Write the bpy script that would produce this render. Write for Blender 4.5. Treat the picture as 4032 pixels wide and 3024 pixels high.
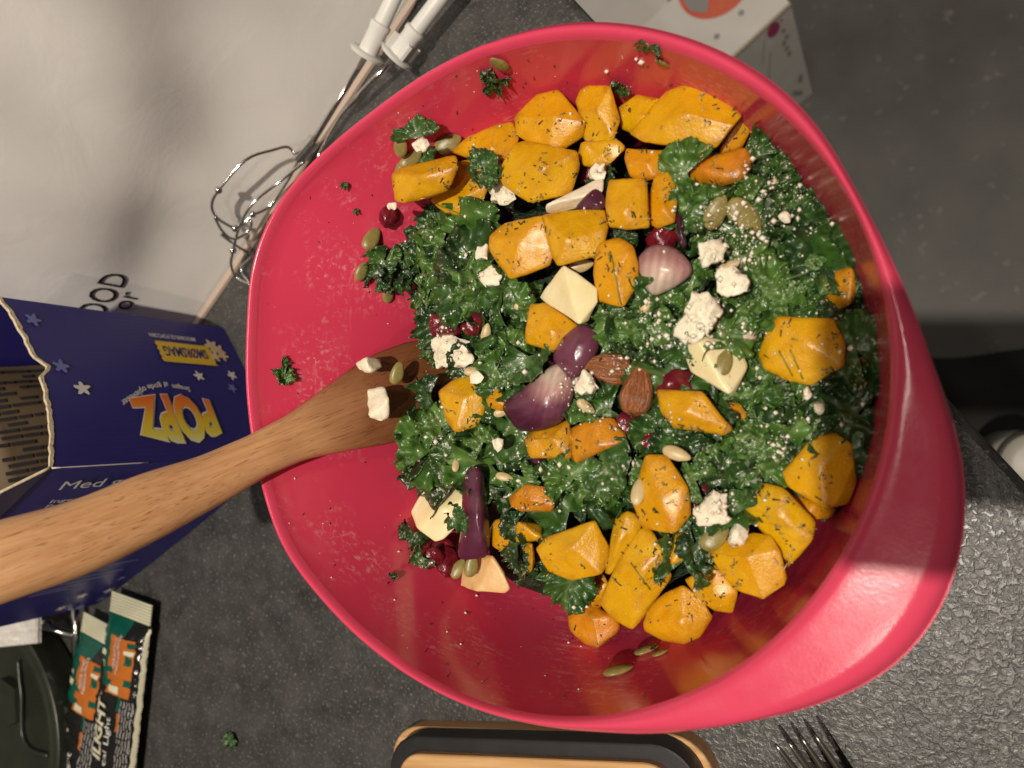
import bpy, bmesh, math, random
import numpy as np
from mathutils import Vector, Matrix, noise
from mathutils.bvhtree import BVHTree

random.seed(7)
scene = bpy.context.scene
COL = scene.collection
for o in list(bpy.data.objects):
    bpy.data.objects.remove(o)

# ---------------------------------------------------------------- camera
# metres, countertop at z = 0.  26 mm-equivalent phone lens, tilted 27 degrees from straight down
W, H, F = 4032.0, 3024.0, 2912.0
_d = Vector((3510.0 - W / 2, -(1651.0 - H / 2), -F)).normalized()      # straight down, seen from the camera
_Z = -_d
_X = (Vector((1, 0, 0)) - _Z * _Z.x).normalized()
_Y = _Z.cross(_X)
ROT = Matrix((_X, _Y, _Z))                                             # camera -> world
CAM = Vector((0, 0, 0.39))
cam_data = bpy.data.cameras.new('camera')
cam_data.sensor_width = 36.0
cam_data.lens = F / W * 36.0
cam_data.clip_start = 0.01
cam_data.clip_end = 50
cam_data.dof.use_dof = True
cam_data.dof.focus_distance = 0.34
cam_data.dof.aperture_fstop = 9.0
cam = bpy.data.objects.new('camera', cam_data)
COL.objects.link(cam)
cam.matrix_world = Matrix.Translation(CAM) @ ROT.to_4x4()
scene.camera = cam

# ---------------------------------------------------------------- light (indoor, evening, warm ceiling spots)
world = bpy.data.worlds.new('World')
scene.world = world
world.use_nodes = True
bg = world.node_tree.nodes['Background']
bg.inputs[0].default_value = (1.0, 0.90, 0.80, 1)
bg.inputs[1].default_value = 0.07


def lamp(name, loc, target, power, size, color):
    d = bpy.data.lights.new(name, 'AREA')
    d.shape = 'DISK'
    d.size = size
    d.energy = power
    d.color = color
    o = bpy.data.objects.new(name, d)
    COL.objects.link(o)
    o.location = loc
    o.rotation_euler = (Vector(target) - Vector(loc)).to_track_quat('-Z', 'Y').to_euler()
    return o


# a track of three heads above the counter's front edge, and a dim one over the floor
lamp('ceiling_spot', (0.055, -0.13, 1.62), (-0.12, 0.0, 0.1), 24.0, 0.032, (1.0, 0.89, 0.755))
lamp('ceiling_spot', (0.14, -0.60, 1.62), (-0.15, 0.0, 0.1), 3.2, 0.05, (1.0, 0.89, 0.755))
lamp('ceiling_spot', (-0.16, 0.17, 1.62), (-0.2, 0.0, 0.1), 3.2, 0.06, (1.0, 0.89, 0.755))

vs = scene.view_settings
vs.view_transform = 'Standard'
vs.look = 'None'
vs.exposure = 0.0
vs.gamma = 1.0
vs.use_curve_mapping = False


# ---------------------------------------------------------------- geometry helpers
def ray(px, py):
    return (ROT @ Vector((px - W / 2, -(py - H / 2), -F))).normalized()


def at(px, py, z):
    r = ray(px, py)
    return CAM + r * ((z - CAM.z) / r.z)


def on_plane(px, py, p0, n):
    r = ray(px, py)
    return CAM + r * ((p0 - CAM).dot(n) / r.dot(n))


def proj(p):
    v = ROT.transposed() @ (Vector(p) - CAM)
    return W / 2 + F * v.x / -v.z, H / 2 - F * v.y / -v.z


# tiles used to note down positions: name -> (x0, y0, pixels per unit)
TILE = {'F': (0, 0, 1.8228), 'a': (1344, 0, 1 / 1.6458), 'b': (1344, 1008, 1 / 1.6458), 'c': (1344, 2016, 1 / 1.6458),
        'd': (2688, 0, 1 / 1.6458), 'e': (2688, 1008, 1 / 1.6458), 'f': (2688, 2016, 1 / 1.6458),
        'p': (0, 0, 1.0), 'l': (0, 1008, 1 / 1.6458), 'm': (0, 2016, 1 / 1.6458)}


def T(t, x, y):
    x0, y0, s = TILE[t]
    return x0 + x * s, y0 + y * s


def link(name, me, mat=None, parent=None):
    o = bpy.data.objects.new(name, me)
    COL.objects.link(o)
    if mat is not None:
        if isinstance(mat, (list, tuple)):
            for m in mat:
                me.materials.append(m)
        elif not me.materials:
            me.materials.append(mat)
    if parent:
        o.parent = parent
    return o


def pydata(name, verts, faces, smooth=True):
    me = bpy.data.meshes.new(name)
    me.from_pydata([tuple(v) for v in verts], [], faces)
    if smooth:
        me.shade_smooth()
    me.update()
    return me


def tag(o, label=None, cat=None, group=None, kind=None):
    if label:
        o['label'] = label
    if cat:
        o['category'] = cat
    if group:
        o['group'] = group
    if kind:
        o['kind'] = kind
    return o


def thing(name, label, cat, loc=(0, 0, 0), group=None):
    o = bpy.data.objects.new(name, None)
    o.empty_display_size = 0.02
    COL.objects.link(o)
    o.location = loc
    return tag(o, label, cat, group)


def part(name, verts, faces, mat, parent, smooth=True, base=None):
    """verts in world space; stored relative to the thing's empty"""
    b = base if base is not None else parent.location
    return link(name, pydata(name, [Vector(v) - b for v in verts], faces, smooth), mat, parent)


def solo(name, verts, faces, mat, label, cat, group=None, smooth=True):
    c = Vector((0, 0, 0))
    for v in verts:
        c += Vector(v)
    c /= len(verts)
    o = link(name, pydata(name, [Vector(v) - c for v in verts], faces, smooth), mat)
    o.location = c
    return tag(o, label, cat, group)


def edge_split(o, deg=35):
    me = o.data
    bm = bmesh.new()
    bm.from_mesh(me)
    for e in bm.edges:
        if len(e.link_faces) == 2 and e.calc_face_angle(0) > math.radians(deg):
            e.smooth = False
    bm.to_mesh(me)
    bm.free()


def tube_data(path, rad, n=10, closed=False, cap=True):
    P = [Vector(p) for p in path]
    m = len(P)
    rads = rad if isinstance(rad, (list, tuple)) else [rad] * m
    verts, faces = [], []
    up = None
    for i in range(m):
        if closed:
            t = (P[(i + 1) % m] - P[i - 1]).normalized()
        else:
            t = (P[min(i + 1, m - 1)] - P[max(i - 1, 0)]).normalized()
        if up is None:
            up = Vector((0, 0, 1)) if abs(t.z) < 0.9 else Vector((1, 0, 0))
        a = (up - t * up.dot(t)).normalized()
        b = t.cross(a)
        up = a
        for k in range(n):
            q = 2 * math.pi * k / n
            verts.append(P[i] + (a * math.cos(q) + b * math.sin(q)) * rads[i])
    rng = m if closed else m - 1
    for i in range(rng):
        for k in range(n):
            j = (i + 1) % m
            faces.append((i * n + k, i * n + (k + 1) % n, j * n + (k + 1) % n, j * n + k))
    if cap and not closed:
        faces.append(tuple(range(n - 1, -1, -1)))
        faces.append(tuple((m - 1) * n + k for k in range(n)))
    return verts, faces


def lathe_data(p0, axis, prof, n=28, cap=True):
    """prof: list of (distance along axis, radius)"""
    axis = Vector(axis).normalized()
    a = axis.orthogonal().normalized()
    b = axis.cross(a)
    verts, faces = [], []
    for d, r in prof:
        for k in range(n):
            q = 2 * math.pi * k / n
            verts.append(Vector(p0) + axis * d + (a * math.cos(q) + b * math.sin(q)) * r)
    for i in range(len(prof) - 1):
        for k in range(n):
            faces.append((i * n + k, i * n + (k + 1) % n, (i + 1) * n + (k + 1) % n, (i + 1) * n + k))
    if cap:
        faces.append(tuple(range(n - 1, -1, -1)))
        faces.append(tuple((len(prof) - 1) * n + k for k in range(n)))
    return verts, faces


def smooth_path(pts, sub=6, closed=False):
    P = [Vector(p) for p in pts]
    out = []
    n = len(P)
    for i in range(n if closed else n - 1):
        p1, p2 = P[i], P[(i + 1) % n]
        p0 = P[i - 1] if (closed or i > 0) else p1
        p3 = P[(i + 2) % n] if (closed or i + 2 < n) else p2
        for k in range(sub):
            t = k / sub
            out.append(0.5 * ((2 * p1) + (p2 - p0) * t + (2 * p0 - 5 * p1 + 4 * p2 - p3) * t * t + (3 * p1 - p0 - 3 * p2 + p3) * t ** 3))
    if not closed:
        out.append(P[-1])
    return out


def prism_data(poly, vec):
    """poly: 3D outline; extruded by vec"""
    n = len(poly)
    v = [Vector(p) for p in poly] + [Vector(p) + Vector(vec) for p in poly]
    f = [tuple(range(n - 1, -1, -1)), tuple(range(n, 2 * n))]
    for i in range(n):
        j = (i + 1) % n
        f.append((i, j, n + j, n + i))
    return v, f


def rounded_rect(cx, cy, w, h, r, ang, z, n=8):
    pts = []
    for (sx, sy, a0) in ((1, 1, 0), (-1, 1, 90), (-1, -1, 180), (1, -1, 270)):
        for k in range(n + 1):
            a = math.radians(a0 + 90 * k / n)
            pts.append(((w / 2 - r) * sx + r * math.cos(a), (h / 2 - r) * sy + r * math.sin(a)))
    c, s = math.cos(ang), math.sin(ang)
    return [Vector((cx + x * c - y * s, cy + x * s + y * c, z)) for x, y in pts]


def inside(x, y, poly):
    c = False
    n = len(poly)
    for i in range(n):
        x1, y1 = poly[i]
        x2, y2 = poly[i - 1]
        if (y1 > y) != (y2 > y) and x < (x2 - x1) * (y - y1) / (y2 - y1) + x1:
            c = not c
    return c


def text_mesh(s, shear=0.0, offset=0.0, extrude=0.0, spacing=1.0):
    cu = bpy.data.curves.new('lettering', 'FONT')
    cu.body = s
    cu.shear = shear
    cu.offset = offset
    cu.extrude = extrude
    cu.space_character = spacing
    cu.resolution_u = 3
    o = bpy.data.objects.new('lettering', cu)
    COL.objects.link(o)
    dg = bpy.context.evaluated_depsgraph_get()
    dg.update()
    me = bpy.data.meshes.new_from_object(o.evaluated_get(dg))
    bpy.data.objects.remove(o)
    bpy.data.curves.remove(cu)
    return me


def lettering(s, org, xd, yd, mat, parent, width=None, height=None, shear=0.0, offset=0.0, lift=0.0003, name='lettering', spacing=1.0, arch=0.0, stretch=1.0):
    """text with its lower left at org, running along xd, letters' up along yd"""
    me = text_mesh(s, shear, offset, 0, spacing)
    co = [v.co.copy() for v in me.vertices]
    x0 = min(c.x for c in co); x1 = max(c.x for c in co)
    y0 = min(c.y for c in co); y1 = max(c.y for c in co)
    xd = Vector(xd).normalized(); yd = Vector(yd).normalized(); n = xd.cross(yd)
    if width:
        sx = width / (x1 - x0); sy = sx * stretch
        if height:
            sy = height / (y1 - y0)
    else:
        sx = sy = height / (y1 - y0)
    b = parent.location if parent.parent is None else parent.parent.location
    for v in me.vertices:
        x = (v.co.x - x0) * sx; y = (v.co.y - y0) * sy
        if arch:
            u = x / (sx * (x1 - x0)) * 2 - 1
            y = y * (1 + 0.42 * (1 - u * u)) + arch * (u * u)
        v.co = Vector(org) + xd * x + yd * y + n * lift - b
    me.update()
    o = link(name, me, mat, parent)
    return o


# ---------------------------------------------------------------- materials
def mat(name, color=(0.8, 0.8, 0.8), rough=0.5, metal=0.0, spec=0.5, sss=0.0, sssr=(1, 0.4, 0.1), sscale=0.01, coat=0.0, coatr=0.2):
    m = bpy.data.materials.new(name)
    m.use_nodes = True
    b = m.node_tree.nodes['Principled BSDF']
    b.inputs['Base Color'].default_value = (*color, 1)
    b.inputs['Roughness'].default_value = rough
    b.inputs['Metallic'].default_value = metal
    b.inputs['Specular IOR Level'].default_value = spec
    b.inputs['Subsurface Weight'].default_value = sss
    b.inputs['Subsurface Radius'].default_value = sssr
    b.inputs['Subsurface Scale'].default_value = sscale
    b.inputs['Coat Weight'].default_value = coat
    b.inputs['Coat Roughness'].default_value = coatr
    return m


class N:
    """small wrapper to wire nodes"""
    def __init__(s, m):
        s.t = m.node_tree
        s.b = s.t.nodes['Principled BSDF']

    def node(s, kind, **kw):
        n = s.t.nodes.new(kind)
        for k, v in kw.items():
            if k.startswith('i_'):
                n.inputs[k[2:].replace('_', ' ')].default_value = v
            else:
                setattr(n, k, v)
        return n

    def link(s, a, b):
        s.t.links.new(a, b)

    def coord(s, kind='Object', scale=(1, 1, 1), rot=(0, 0, 0)):
        c = s.node('ShaderNodeTexCoord')
        mp = s.node('ShaderNodeMapping')
        mp.inputs['Scale'].default_value = scale
        mp.inputs['Rotation'].default_value = rot
        s.link(c.outputs[kind], mp.inputs['Vector'])
        return mp.outputs[0]

    def noise(s, vec, scale, detail=4, rough=0.5, dist=0.0):
        n = s.node('ShaderNodeTexNoise')
        n.inputs['Scale'].default_value = scale
        n.inputs['Detail'].default_value = detail
        n.inputs['Roughness'].default_value = rough
        n.inputs['Distortion'].default_value = dist
        s.link(vec, n.inputs['Vector'])
        return n.outputs[0]

    def voronoi(s, vec, scale, feature='F1'):
        n = s.node('ShaderNodeTexVoronoi')
        n.feature = feature
        n.inputs['Scale'].default_value = scale
        s.link(vec, n.inputs['Vector'])
        return n.outputs[0]

    def ramp(s, fac, stops):
        n = s.node('ShaderNodeValToRGB')
        e = n.color_ramp.elements
        while len(e) < len(stops):
            e.new(0.5)
        for k, (p, c) in enumerate(stops):
            e[k].position = p
            e[k].color = (*c, 1) if len(c) == 3 else c
        s.link(fac, n.inputs[0])
        return n.outputs[0]

    def mix(s, fac, a, b, mode='MIX'):
        n = s.node('ShaderNodeMix')
        n.data_type = 'RGBA'
        n.blend_type = mode
        for sock, v in ((n.inputs[0], fac), (n.inputs[6], a), (n.inputs[7], b)):
            if isinstance(v, (int, float)):
                sock.default_value = v
            elif isinstance(v, tuple):
                sock.default_value = (*v, 1)
            else:
                s.link(v, sock)
        return n.outputs[2]

    def math(s, op, a, b=0.0, clamp=False):
        n = s.node('ShaderNodeMath', operation=op)
        n.use_clamp = clamp
        for k, v in ((0, a), (1, b)):
            if isinstance(v, (int, float)):
                n.inputs[k].default_value = v
            else:
                s.link(v, n.inputs[k])
        return n.outputs[0]

    def bump(s, h, strength=0.3, dist=0.001, prev=None):
        n = s.node('ShaderNodeBump')
        n.inputs['Strength'].default_value = strength
        n.inputs['Distance'].default_value = dist
        s.link(h, n.inputs['Height'])
        if prev is not None:
            s.link(prev, n.inputs['Normal'])
        s.link(n.outputs[0], s.b.inputs['Normal'])
        return n.outputs[0]

    def color(s, c):
        s.link(c, s.b.inputs['Base Color'])

    def rough(s, c):
        s.link(c, s.b.inputs['Roughness'])


def BW(v):
    return (v, v, v)


M = {}
# countertop: charcoal laminate, pale specks, pebbled sheen
m = M['counter'] = mat('counter_laminate', (0.05, 0.05, 0.05), 0.38)
n = N(m)
v = n.coord('Object')
base = n.ramp(n.noise(v, 45, 5, 0.65), [(0.3, (0.030, 0.030, 0.029)), (0.7, (0.075, 0.073, 0.069))])
sp = n.ramp(n.noise(v, 520, 2, 0.5), [(0.60, BW(0)), (0.70, BW(1))])
sp2 = n.ramp(n.noise(v, 170, 2, 0.5), [(0.64, BW(0)), (0.72, BW(0.7))])
c = n.mix(sp, base, (0.17, 0.165, 0.15))
c = n.mix(sp2, c, (0.13, 0.125, 0.115))
n.color(c)
peb = n.noise(v, 330, 3, 0.55, 0.6)
n.rough(n.ramp(peb, [(0.35, BW(0.46)), (0.65, BW(0.30))]))
n.bump(n.ramp(peb, [(0.38, BW(0)), (0.6, BW(1))]), 0.34, 0.0006)

m = M['counter_edge'] = mat('counter_edge', (0.035, 0.034, 0.033), 0.45)
m = M['floor'] = mat('floor_vinyl', (0.1, 0.1, 0.1), 0.5)
n = N(m)
v = n.coord('Object')
n.color(n.mix(n.ramp(n.noise(v, 60, 2), [(0.66, BW(0)), (0.75, BW(0.35))]), n.ramp(n.noise(v, 6, 6, 0.6), [(0.3, (0.075, 0.072, 0.066)), (0.7, (0.125, 0.12, 0.11))]), (0.28, 0.26, 0.24)))

# bowl melamine
m = M['bowl'] = mat('pink_melamine', (0.78, 0.035, 0.10), 0.27, spec=0.5, sss=0.0)
n = N(m)
v = n.coord('Object')
sm = n.coord('Object', (60, 420, 420), (0.5, 0.9, 0.4))
sm2 = n.coord('Object', (420, 60, 420), (0.2, 0.5, 0.9))
mask = n.ramp(n.noise(v, 28, 3, 0.6), [(0.48, BW(0)), (0.64, BW(1))])
film = n.math('MULTIPLY', mask, n.math('ADD', n.ramp(n.noise(sm, 1.0, 4, 0.6), [(0.54, BW(0)), (0.70, BW(0.6))]), n.ramp(n.noise(sm2, 1.0, 4, 0.6), [(0.56, BW(0)), (0.70, BW(0.5))])))
dots = n.ramp(n.noise(v, 260, 2, 0.5), [(0.76, BW(0)), (0.79, BW(0.4))])
n.color(n.mix(dots, n.mix(film, (0.66, 0.048, 0.104), (0.78, 0.34, 0.34)), (0.85, 0.6, 0.55)))
n.rough(n.ramp(n.noise(v, 35, 5, 0.6), [(0.3, BW(0.10)), (0.7, BW(0.24))]))
n.bump(n.noise(v, 420, 2), 0.05, 0.0004)
m = M['bowl_rim'] = mat('pink_melamine_rim', (0.63, 0.056, 0.115), 0.25)
n = N(m)
v = n.coord('Object')
n.rough(n.ramp(n.noise(v, 60, 5, 0.7), [(0.3, BW(0.17)), (0.7, BW(0.27))]))
n.bump(n.noise(v, 900, 3, 0.6), 0.12, 0.0004)


def squash_mat(name, c1, c2, c3, brown):
    m = mat(name, c1, 0.33, sss=0.30, sssr=(1.0, 0.45, 0.03), sscale=0.006, spec=0.5, coat=0.18, coatr=0.26)
    n = N(m)
    v = n.coord('Object')
    oi = n.node('ShaderNodeObjectInfo')
    c = n.ramp(n.noise(v, 70, 4, 0.55, 0.8), [(0.3, c1), (0.55, c2), (0.8, c3)])
    g = n.node('ShaderNodeAttribute')
    g.attribute_name = 'edge'
    edge = n.ramp(g.outputs['Fac'], [(0.25, BW(0)), (0.9, BW(0.62))])
    blot = n.ramp(n.noise(v, 110, 5, 0.65, 0.5), [(0.38, BW(0)), (0.66, BW(1))])
    c = n.mix(n.math('MULTIPLY', edge, blot), c, brown)
    c = n.mix(n.ramp(n.noise(v, 55, 4, 0.7, 1.5), [(0.64, BW(0)), (0.82, BW(0.40))]), c, brown)
    hs = n.node('ShaderNodeHueSaturation')
    n.link(c, hs.inputs['Color'])
    hv = n.node('ShaderNodeMapRange')
    hv.inputs[3].default_value = 0.488
    hv.inputs[4].default_value = 0.510
    n.link(oi.outputs['Random'], hv.inputs[0])
    n.link(hv.outputs[0], hs.inputs['Hue'])
    n.color(hs.outputs[0])
    gr = n.noise(v, 900, 3, 0.6)
    n.rough(n.ramp(n.noise(v, 300, 3, 0.6), [(0.35, BW(0.24)), (0.65, BW(0.47))]))
    bb = n.bump(gr, 0.5, 0.0006)
    n.bump(n.noise(v, 120, 3, 0.5), 0.16, 0.0016, bb)
    return m


M['squash'] = squash_mat('squash_flesh', (0.56, 0.265, 0.002), (0.63, 0.335, 0.003), (0.68, 0.40, 0.007), (0.30, 0.095, 0.005))
M['squash_roast'] = squash_mat('squash_roasted', (0.50, 0.19, 0.005), (0.58, 0.27, 0.006), (0.42, 0.13, 0.006), (0.11, 0.03, 0.008))


def kale_mat(name, dark, light, vein):
    m = mat(name, dark, 0.34, spec=0.55, sss=0.0, coat=0.15, coatr=0.12)
    n = N(m)
    v = n.coord('Object')
    oi = n.node('ShaderNodeObjectInfo')
    va = n.node('ShaderNodeAttribute')
    va.attribute_name = 'vein'
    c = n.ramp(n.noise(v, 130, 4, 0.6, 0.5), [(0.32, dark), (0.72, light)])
    c = n.mix(n.math('MULTIPLY', va.outputs['Fac'], 0.42), c, vein)
    # cheese dust clinging to the leaf, its patches different on every leaf
    off = n.node('ShaderNodeVectorMath', operation='ADD')
    cb = n.node('ShaderNodeCombineXYZ')
    n.link(n.math('MULTIPLY', oi.outputs['Random'], 3.0), cb.inputs[0])
    n.link(v, off.inputs[0]); n.link(cb.outputs[0], off.inputs[1])
    patch = n.ramp(n.noise(off.outputs[0], 38, 2, 0.5), [(0.50, BW(0)), (0.68, BW(1))])
    specks = n.ramp(n.noise(off.outputs[0], 420, 3, 0.6), [(0.55, BW(0)), (0.64, BW(1))])
    c = n.mix(n.math('MULTIPLY', n.math('MULTIPLY', patch, specks), 0.75), c, (0.62, 0.62, 0.52))
    n.color(c)
    n.rough(n.ramp(n.noise(v, 240, 2), [(0.35, BW(0.22)), (0.65, BW(0.5))]))
    n.bump(n.noise(v, 330, 4, 0.6), 0.5, 0.0008)
    n.b.inputs['Transmission Weight'].default_value = 0.0
    return m


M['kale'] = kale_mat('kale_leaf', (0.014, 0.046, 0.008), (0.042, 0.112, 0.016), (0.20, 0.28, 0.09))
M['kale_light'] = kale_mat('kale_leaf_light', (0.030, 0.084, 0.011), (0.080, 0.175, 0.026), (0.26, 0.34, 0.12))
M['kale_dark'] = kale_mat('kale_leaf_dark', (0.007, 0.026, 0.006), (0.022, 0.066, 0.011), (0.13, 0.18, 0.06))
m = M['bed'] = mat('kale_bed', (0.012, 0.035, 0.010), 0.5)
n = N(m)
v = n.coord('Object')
n.color(n.ramp(n.noise(v, 90, 5, 0.6), [(0.3, (0.004, 0.010, 0.003)), (0.6, (0.012, 0.032, 0.007)), (0.75, (0.04, 0.02, 0.007))]))  # near-black green puts the shade of deep gaps into the colour
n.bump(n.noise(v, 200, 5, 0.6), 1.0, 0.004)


def simple_noise_mat(name, c1, c2, scale, rough=0.5, bs=0.3, bscale=300, bd=0.0006, **kw):
    m = mat(name, c1, rough, **kw)
    n = N(m)
    v = n.coord('Object')
    n.color(n.ramp(n.noise(v, scale, 5, 0.6, 0.3), [(0.3, c1), (0.7, c2)]))
    n.bump(n.noise(v, bscale, 4, 0.6), bs, bd)
    return m


M['feta'] = simple_noise_mat('feta', (0.74, 0.66, 0.49), (0.86, 0.80, 0.64), 160, 0.55, 0.5, 420, 0.0008, sss=0.25, sssr=(1, 0.8, 0.5), sscale=0.004)
M['apple'] = simple_noise_mat('pale_flesh', (0.74, 0.62, 0.31), (0.84, 0.75, 0.48), 60, 0.4, 0.35, 350, 0.0006, sss=0.25, sssr=(1, 0.8, 0.3), sscale=0.006)
M['apple_brown'] = simple_noise_mat('pale_flesh_browned', (0.76, 0.58, 0.28), (0.55, 0.24, 0.06), 55, 0.45, 0.4, 300, 0.0007, sss=0.2, sssr=(1, 0.6, 0.3), sscale=0.005)
M['seed'] = simple_noise_mat('pumpkin_seed', (0.16, 0.14, 0.035), (0.32, 0.25, 0.085), 130, 0.36, 0.3, 500, 0.0004)
M['seed_pale'] = simple_noise_mat('sunflower_seed', (0.46, 0.34, 0.16), (0.62, 0.50, 0.28), 120, 0.4, 0.3, 500, 0.0004)
M['almond'] = mat('almond_skin', (0.3, 0.1, 0.03), 0.34)
n = N(M['almond'])
v = n.coord('Object', (40, 420, 420))
v2 = n.coord('Object')
n.color(n.ramp(n.noise(v, 1.2, 4, 0.6), [(0.3, (0.13, 0.035, 0.012)), (0.7, (0.36, 0.125, 0.035))]))
n.bump(n.noise(v, 1.4, 4, 0.6), 1.0, 0.002)
M['cranberry'] = simple_noise_mat('dried_cranberry', (0.075, 0.004, 0.010), (0.20, 0.010, 0.020), 140, 0.24, 0.6, 220, 0.0015, coat=0.3)
m = M['onion'] = mat('red_onion', (0.2, 0.05, 0.1), 0.3, sss=0.2, sssr=(1, 0.4, 0.6), sscale=0.004, coat=0.2)
n = N(m)
at_ = n.node('ShaderNodeAttribute'); at_.attribute_name = 'pale'
ln = n.node('ShaderNodeAttribute'); ln.attribute_name = 'line'
v = n.coord('Object')
oc = n.ramp(at_.outputs['Fac'], [(0.0, (0.055, 0.010, 0.030)), (0.45, (0.16, 0.045, 0.080)), (0.75, (0.48, 0.26, 0.24)), (1.0, (0.66, 0.52, 0.42))])
oc = n.mix(n.math('MULTIPLY', ln.outputs['Fac'], 0.28), oc, (0.03, 0.004, 0.016))
n.color(n.mix(n.ramp(n.noise(v, 120, 4), [(0.55, BW(0)), (0.8, BW(0.35))]), oc, (0.30, 0.16, 0.17)))
n.bump(n.noise(v, 330, 3, 0.6), 0.25, 0.0006)

# beech wood
m = M['beech'] = mat('beech_wood', (0.5, 0.25, 0.1), 0.42)
n = N(m)
g = n.coord('Object')       # spoon handle runs along local X
st = n.coord('Object', (5, 110, 110))
fine = n.coord('Object', (65, 700, 700))
c = n.ramp(n.noise(st, 3.0, 5, 0.6, 1.2), [(0.25, (0.42, 0.205, 0.084)), (0.5, (0.52, 0.275, 0.125)), (0.75, (0.60, 0.345, 0.175))])
fl = n.ramp(n.noise(fine, 1.6, 2, 0.5), [(0.60, BW(0)), (0.70, BW(0.6))])
c = n.mix(fl, c, (0.22, 0.085, 0.030))
wet = n.node('ShaderNodeAttribute'); wet.attribute_name = 'wet'
c = n.mix(wet.outputs['Fac'], c, n.mix(1.0, c, (0.34, 0.22, 0.17), 'MULTIPLY'))
n.color(c)
n.bump(n.noise(fine, 1.6, 3), 0.25, 0.0006)

m = M['bamboo'] = mat('bamboo', (0.5, 0.3, 0.13), 0.42)
n = N(m)
st = n.coord('Object', (6, 150, 150))
c = n.ramp(n.noise(st, 2.0, 4, 0.6), [(0.25, (0.42, 0.21, 0.075)), (0.55, (0.60, 0.35, 0.15)), (0.8, (0.70, 0.46, 0.23))])
n.color(c)
n.bump(n.noise(st, 3.0, 3), 0.15, 0.0004)

M['black'] = simple_noise_mat('black_plastic', (0.014, 0.014, 0.015), (0.022, 0.021, 0.021), 80, 0.45, 0.08, 500)
M['chrome'] = mat('chrome_wire', (0.72, 0.70, 0.66), 0.14, metal=1.0)
M['white_plastic'] = simple_noise_mat('white_plastic', (0.66, 0.66, 0.62), (0.70, 0.70, 0.66), 30, 0.4, 0.06, 400)
m = M['paper'] = mat('white_paper', (0.70, 0.67, 0.62), 0.5)
n = N(m)
v = n.coord('Object')
n.color(n.ramp(n.noise(v, 9, 4, 0.5), [(0.3, (0.79, 0.77, 0.735)), (0.7, (0.84, 0.82, 0.785))]))
cr = n.noise(v, 22, 4, 0.55, 1.0)
bb = n.bump(cr, 0.12, 0.004)
n.bump(n.noise(v, 900, 2), 0.06, 0.0004, bb)
M['kraft_edge'] = mat('bag_fold', (0.46, 0.36, 0.29), 0.7)
M['ink'] = mat('black_ink', (0.012, 0.012, 0.012), 0.5)
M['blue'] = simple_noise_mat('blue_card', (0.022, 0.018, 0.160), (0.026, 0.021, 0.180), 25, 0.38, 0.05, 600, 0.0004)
M['blue_lit'] = simple_noise_mat('blue_card_lit', (0.030, 0.028, 0.230), (0.034, 0.032, 0.25), 25, 0.36, 0.05, 600)  # same card as the panels, the light on the flap painted in
M['torn'] = simple_noise_mat('torn_card', (0.50, 0.41, 0.27), (0.66, 0.56, 0.40), 300, 0.85, 0.6, 500, 0.001)
M['print_white'] = mat('white_print', (0.70, 0.68, 0.64), 0.45)
M['print_lilac'] = mat('lilac_print', (0.16, 0.17, 0.42), 0.45)
M['print_yellow'] = mat('yellow_print', (0.72, 0.48, 0.03), 0.45)
M['print_grey'] = mat('grey_print', (0.30, 0.29, 0.28), 0.5)
m = M['popz'] = mat('logo_gradient', (0.8, 0.4, 0.05), 0.4)
n = N(m)
ga = n.node('ShaderNodeAttribute'); ga.attribute_name = 'grad'
n.color(n.ramp(ga.outputs['Fac'], [(0.0, (0.75, 0.07, 0.02)), (0.35, (0.80, 0.25, 0.02)), (0.6, (0.78, 0.52, 0.03)), (0.85, (0.80, 0.68, 0.06)), (1.0, (0.82, 0.78, 0.40))]))
M['corn'] = simple_noise_mat('popcorn_print', (0.72, 0.60, 0.42), (0.55, 0.34, 0.16), 150, 0.5, 0.1)
m = M['kraft'] = mat('kraft_bag', (0.105, 0.068, 0.034), 0.7)
M['kraft_print'] = mat('kraft_print', (0.022, 0.020, 0.022), 0.6)
M['pack_black'] = simple_noise_mat('pack_black', (0.010, 0.011, 0.011), (0.016, 0.016, 0.016), 60, 0.18, 0.5, 70, 0.002)
M['pack_green'] = simple_noise_mat('pack_green', (0.004, 0.075, 0.050), (0.006, 0.095, 0.065), 60, 0.18, 0.4, 90, 0.002)
M['pack_orange'] = simple_noise_mat('pack_orange', (0.42, 0.115, 0.018), (0.50, 0.15, 0.025), 60, 0.2, 0.4, 90, 0.002)
M['pack_cream'] = simple_noise_mat('pack_cream', (0.60, 0.57, 0.40), (0.66, 0.63, 0.47), 60, 0.4, 0.3, 120)
M['dark_green'] = simple_noise_mat('dark_green_plastic', (0.020, 0.024, 0.016), (0.028, 0.033, 0.023), 40, 0.33, 0.06, 500)
M['tissue'] = simple_noise_mat('white_tissue', (0.62, 0.60, 0.56), (0.70, 0.68, 0.64), 60, 0.85, 0.9, 260, 0.002)
M['card_white'] = simple_noise_mat('white_card', (0.66, 0.63, 0.59), (0.72, 0.69, 0.65), 20, 0.42, 0.05, 300)
M['red_print'] = simple_noise_mat('red_print', (0.62, 0.085, 0.055), (0.70, 0.17, 0.10), 30, 0.4, 0.02, 300)
M['magenta'] = mat('magenta_print', (0.42, 0.03, 0.13), 0.45)
M['steel'] = mat('fork_steel', (0.42, 0.39, 0.34), 0.30, metal=1.0)
M['herb_dark'] = mat('herb_dark', (0.075, 0.035, 0.010), 0.7)
M['herb_olive'] = mat('herb_olive', (0.26, 0.18, 0.06), 0.6)
M['vein'] = mat('squash_vein', (0.16, 0.17, 0.012), 0.4)
M['herb_pale'] = mat('herb_pale', (0.46, 0.32, 0.13), 0.6)
M['herb_green'] = mat('herb_green', (0.035, 0.045, 0.010), 0.6)
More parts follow.
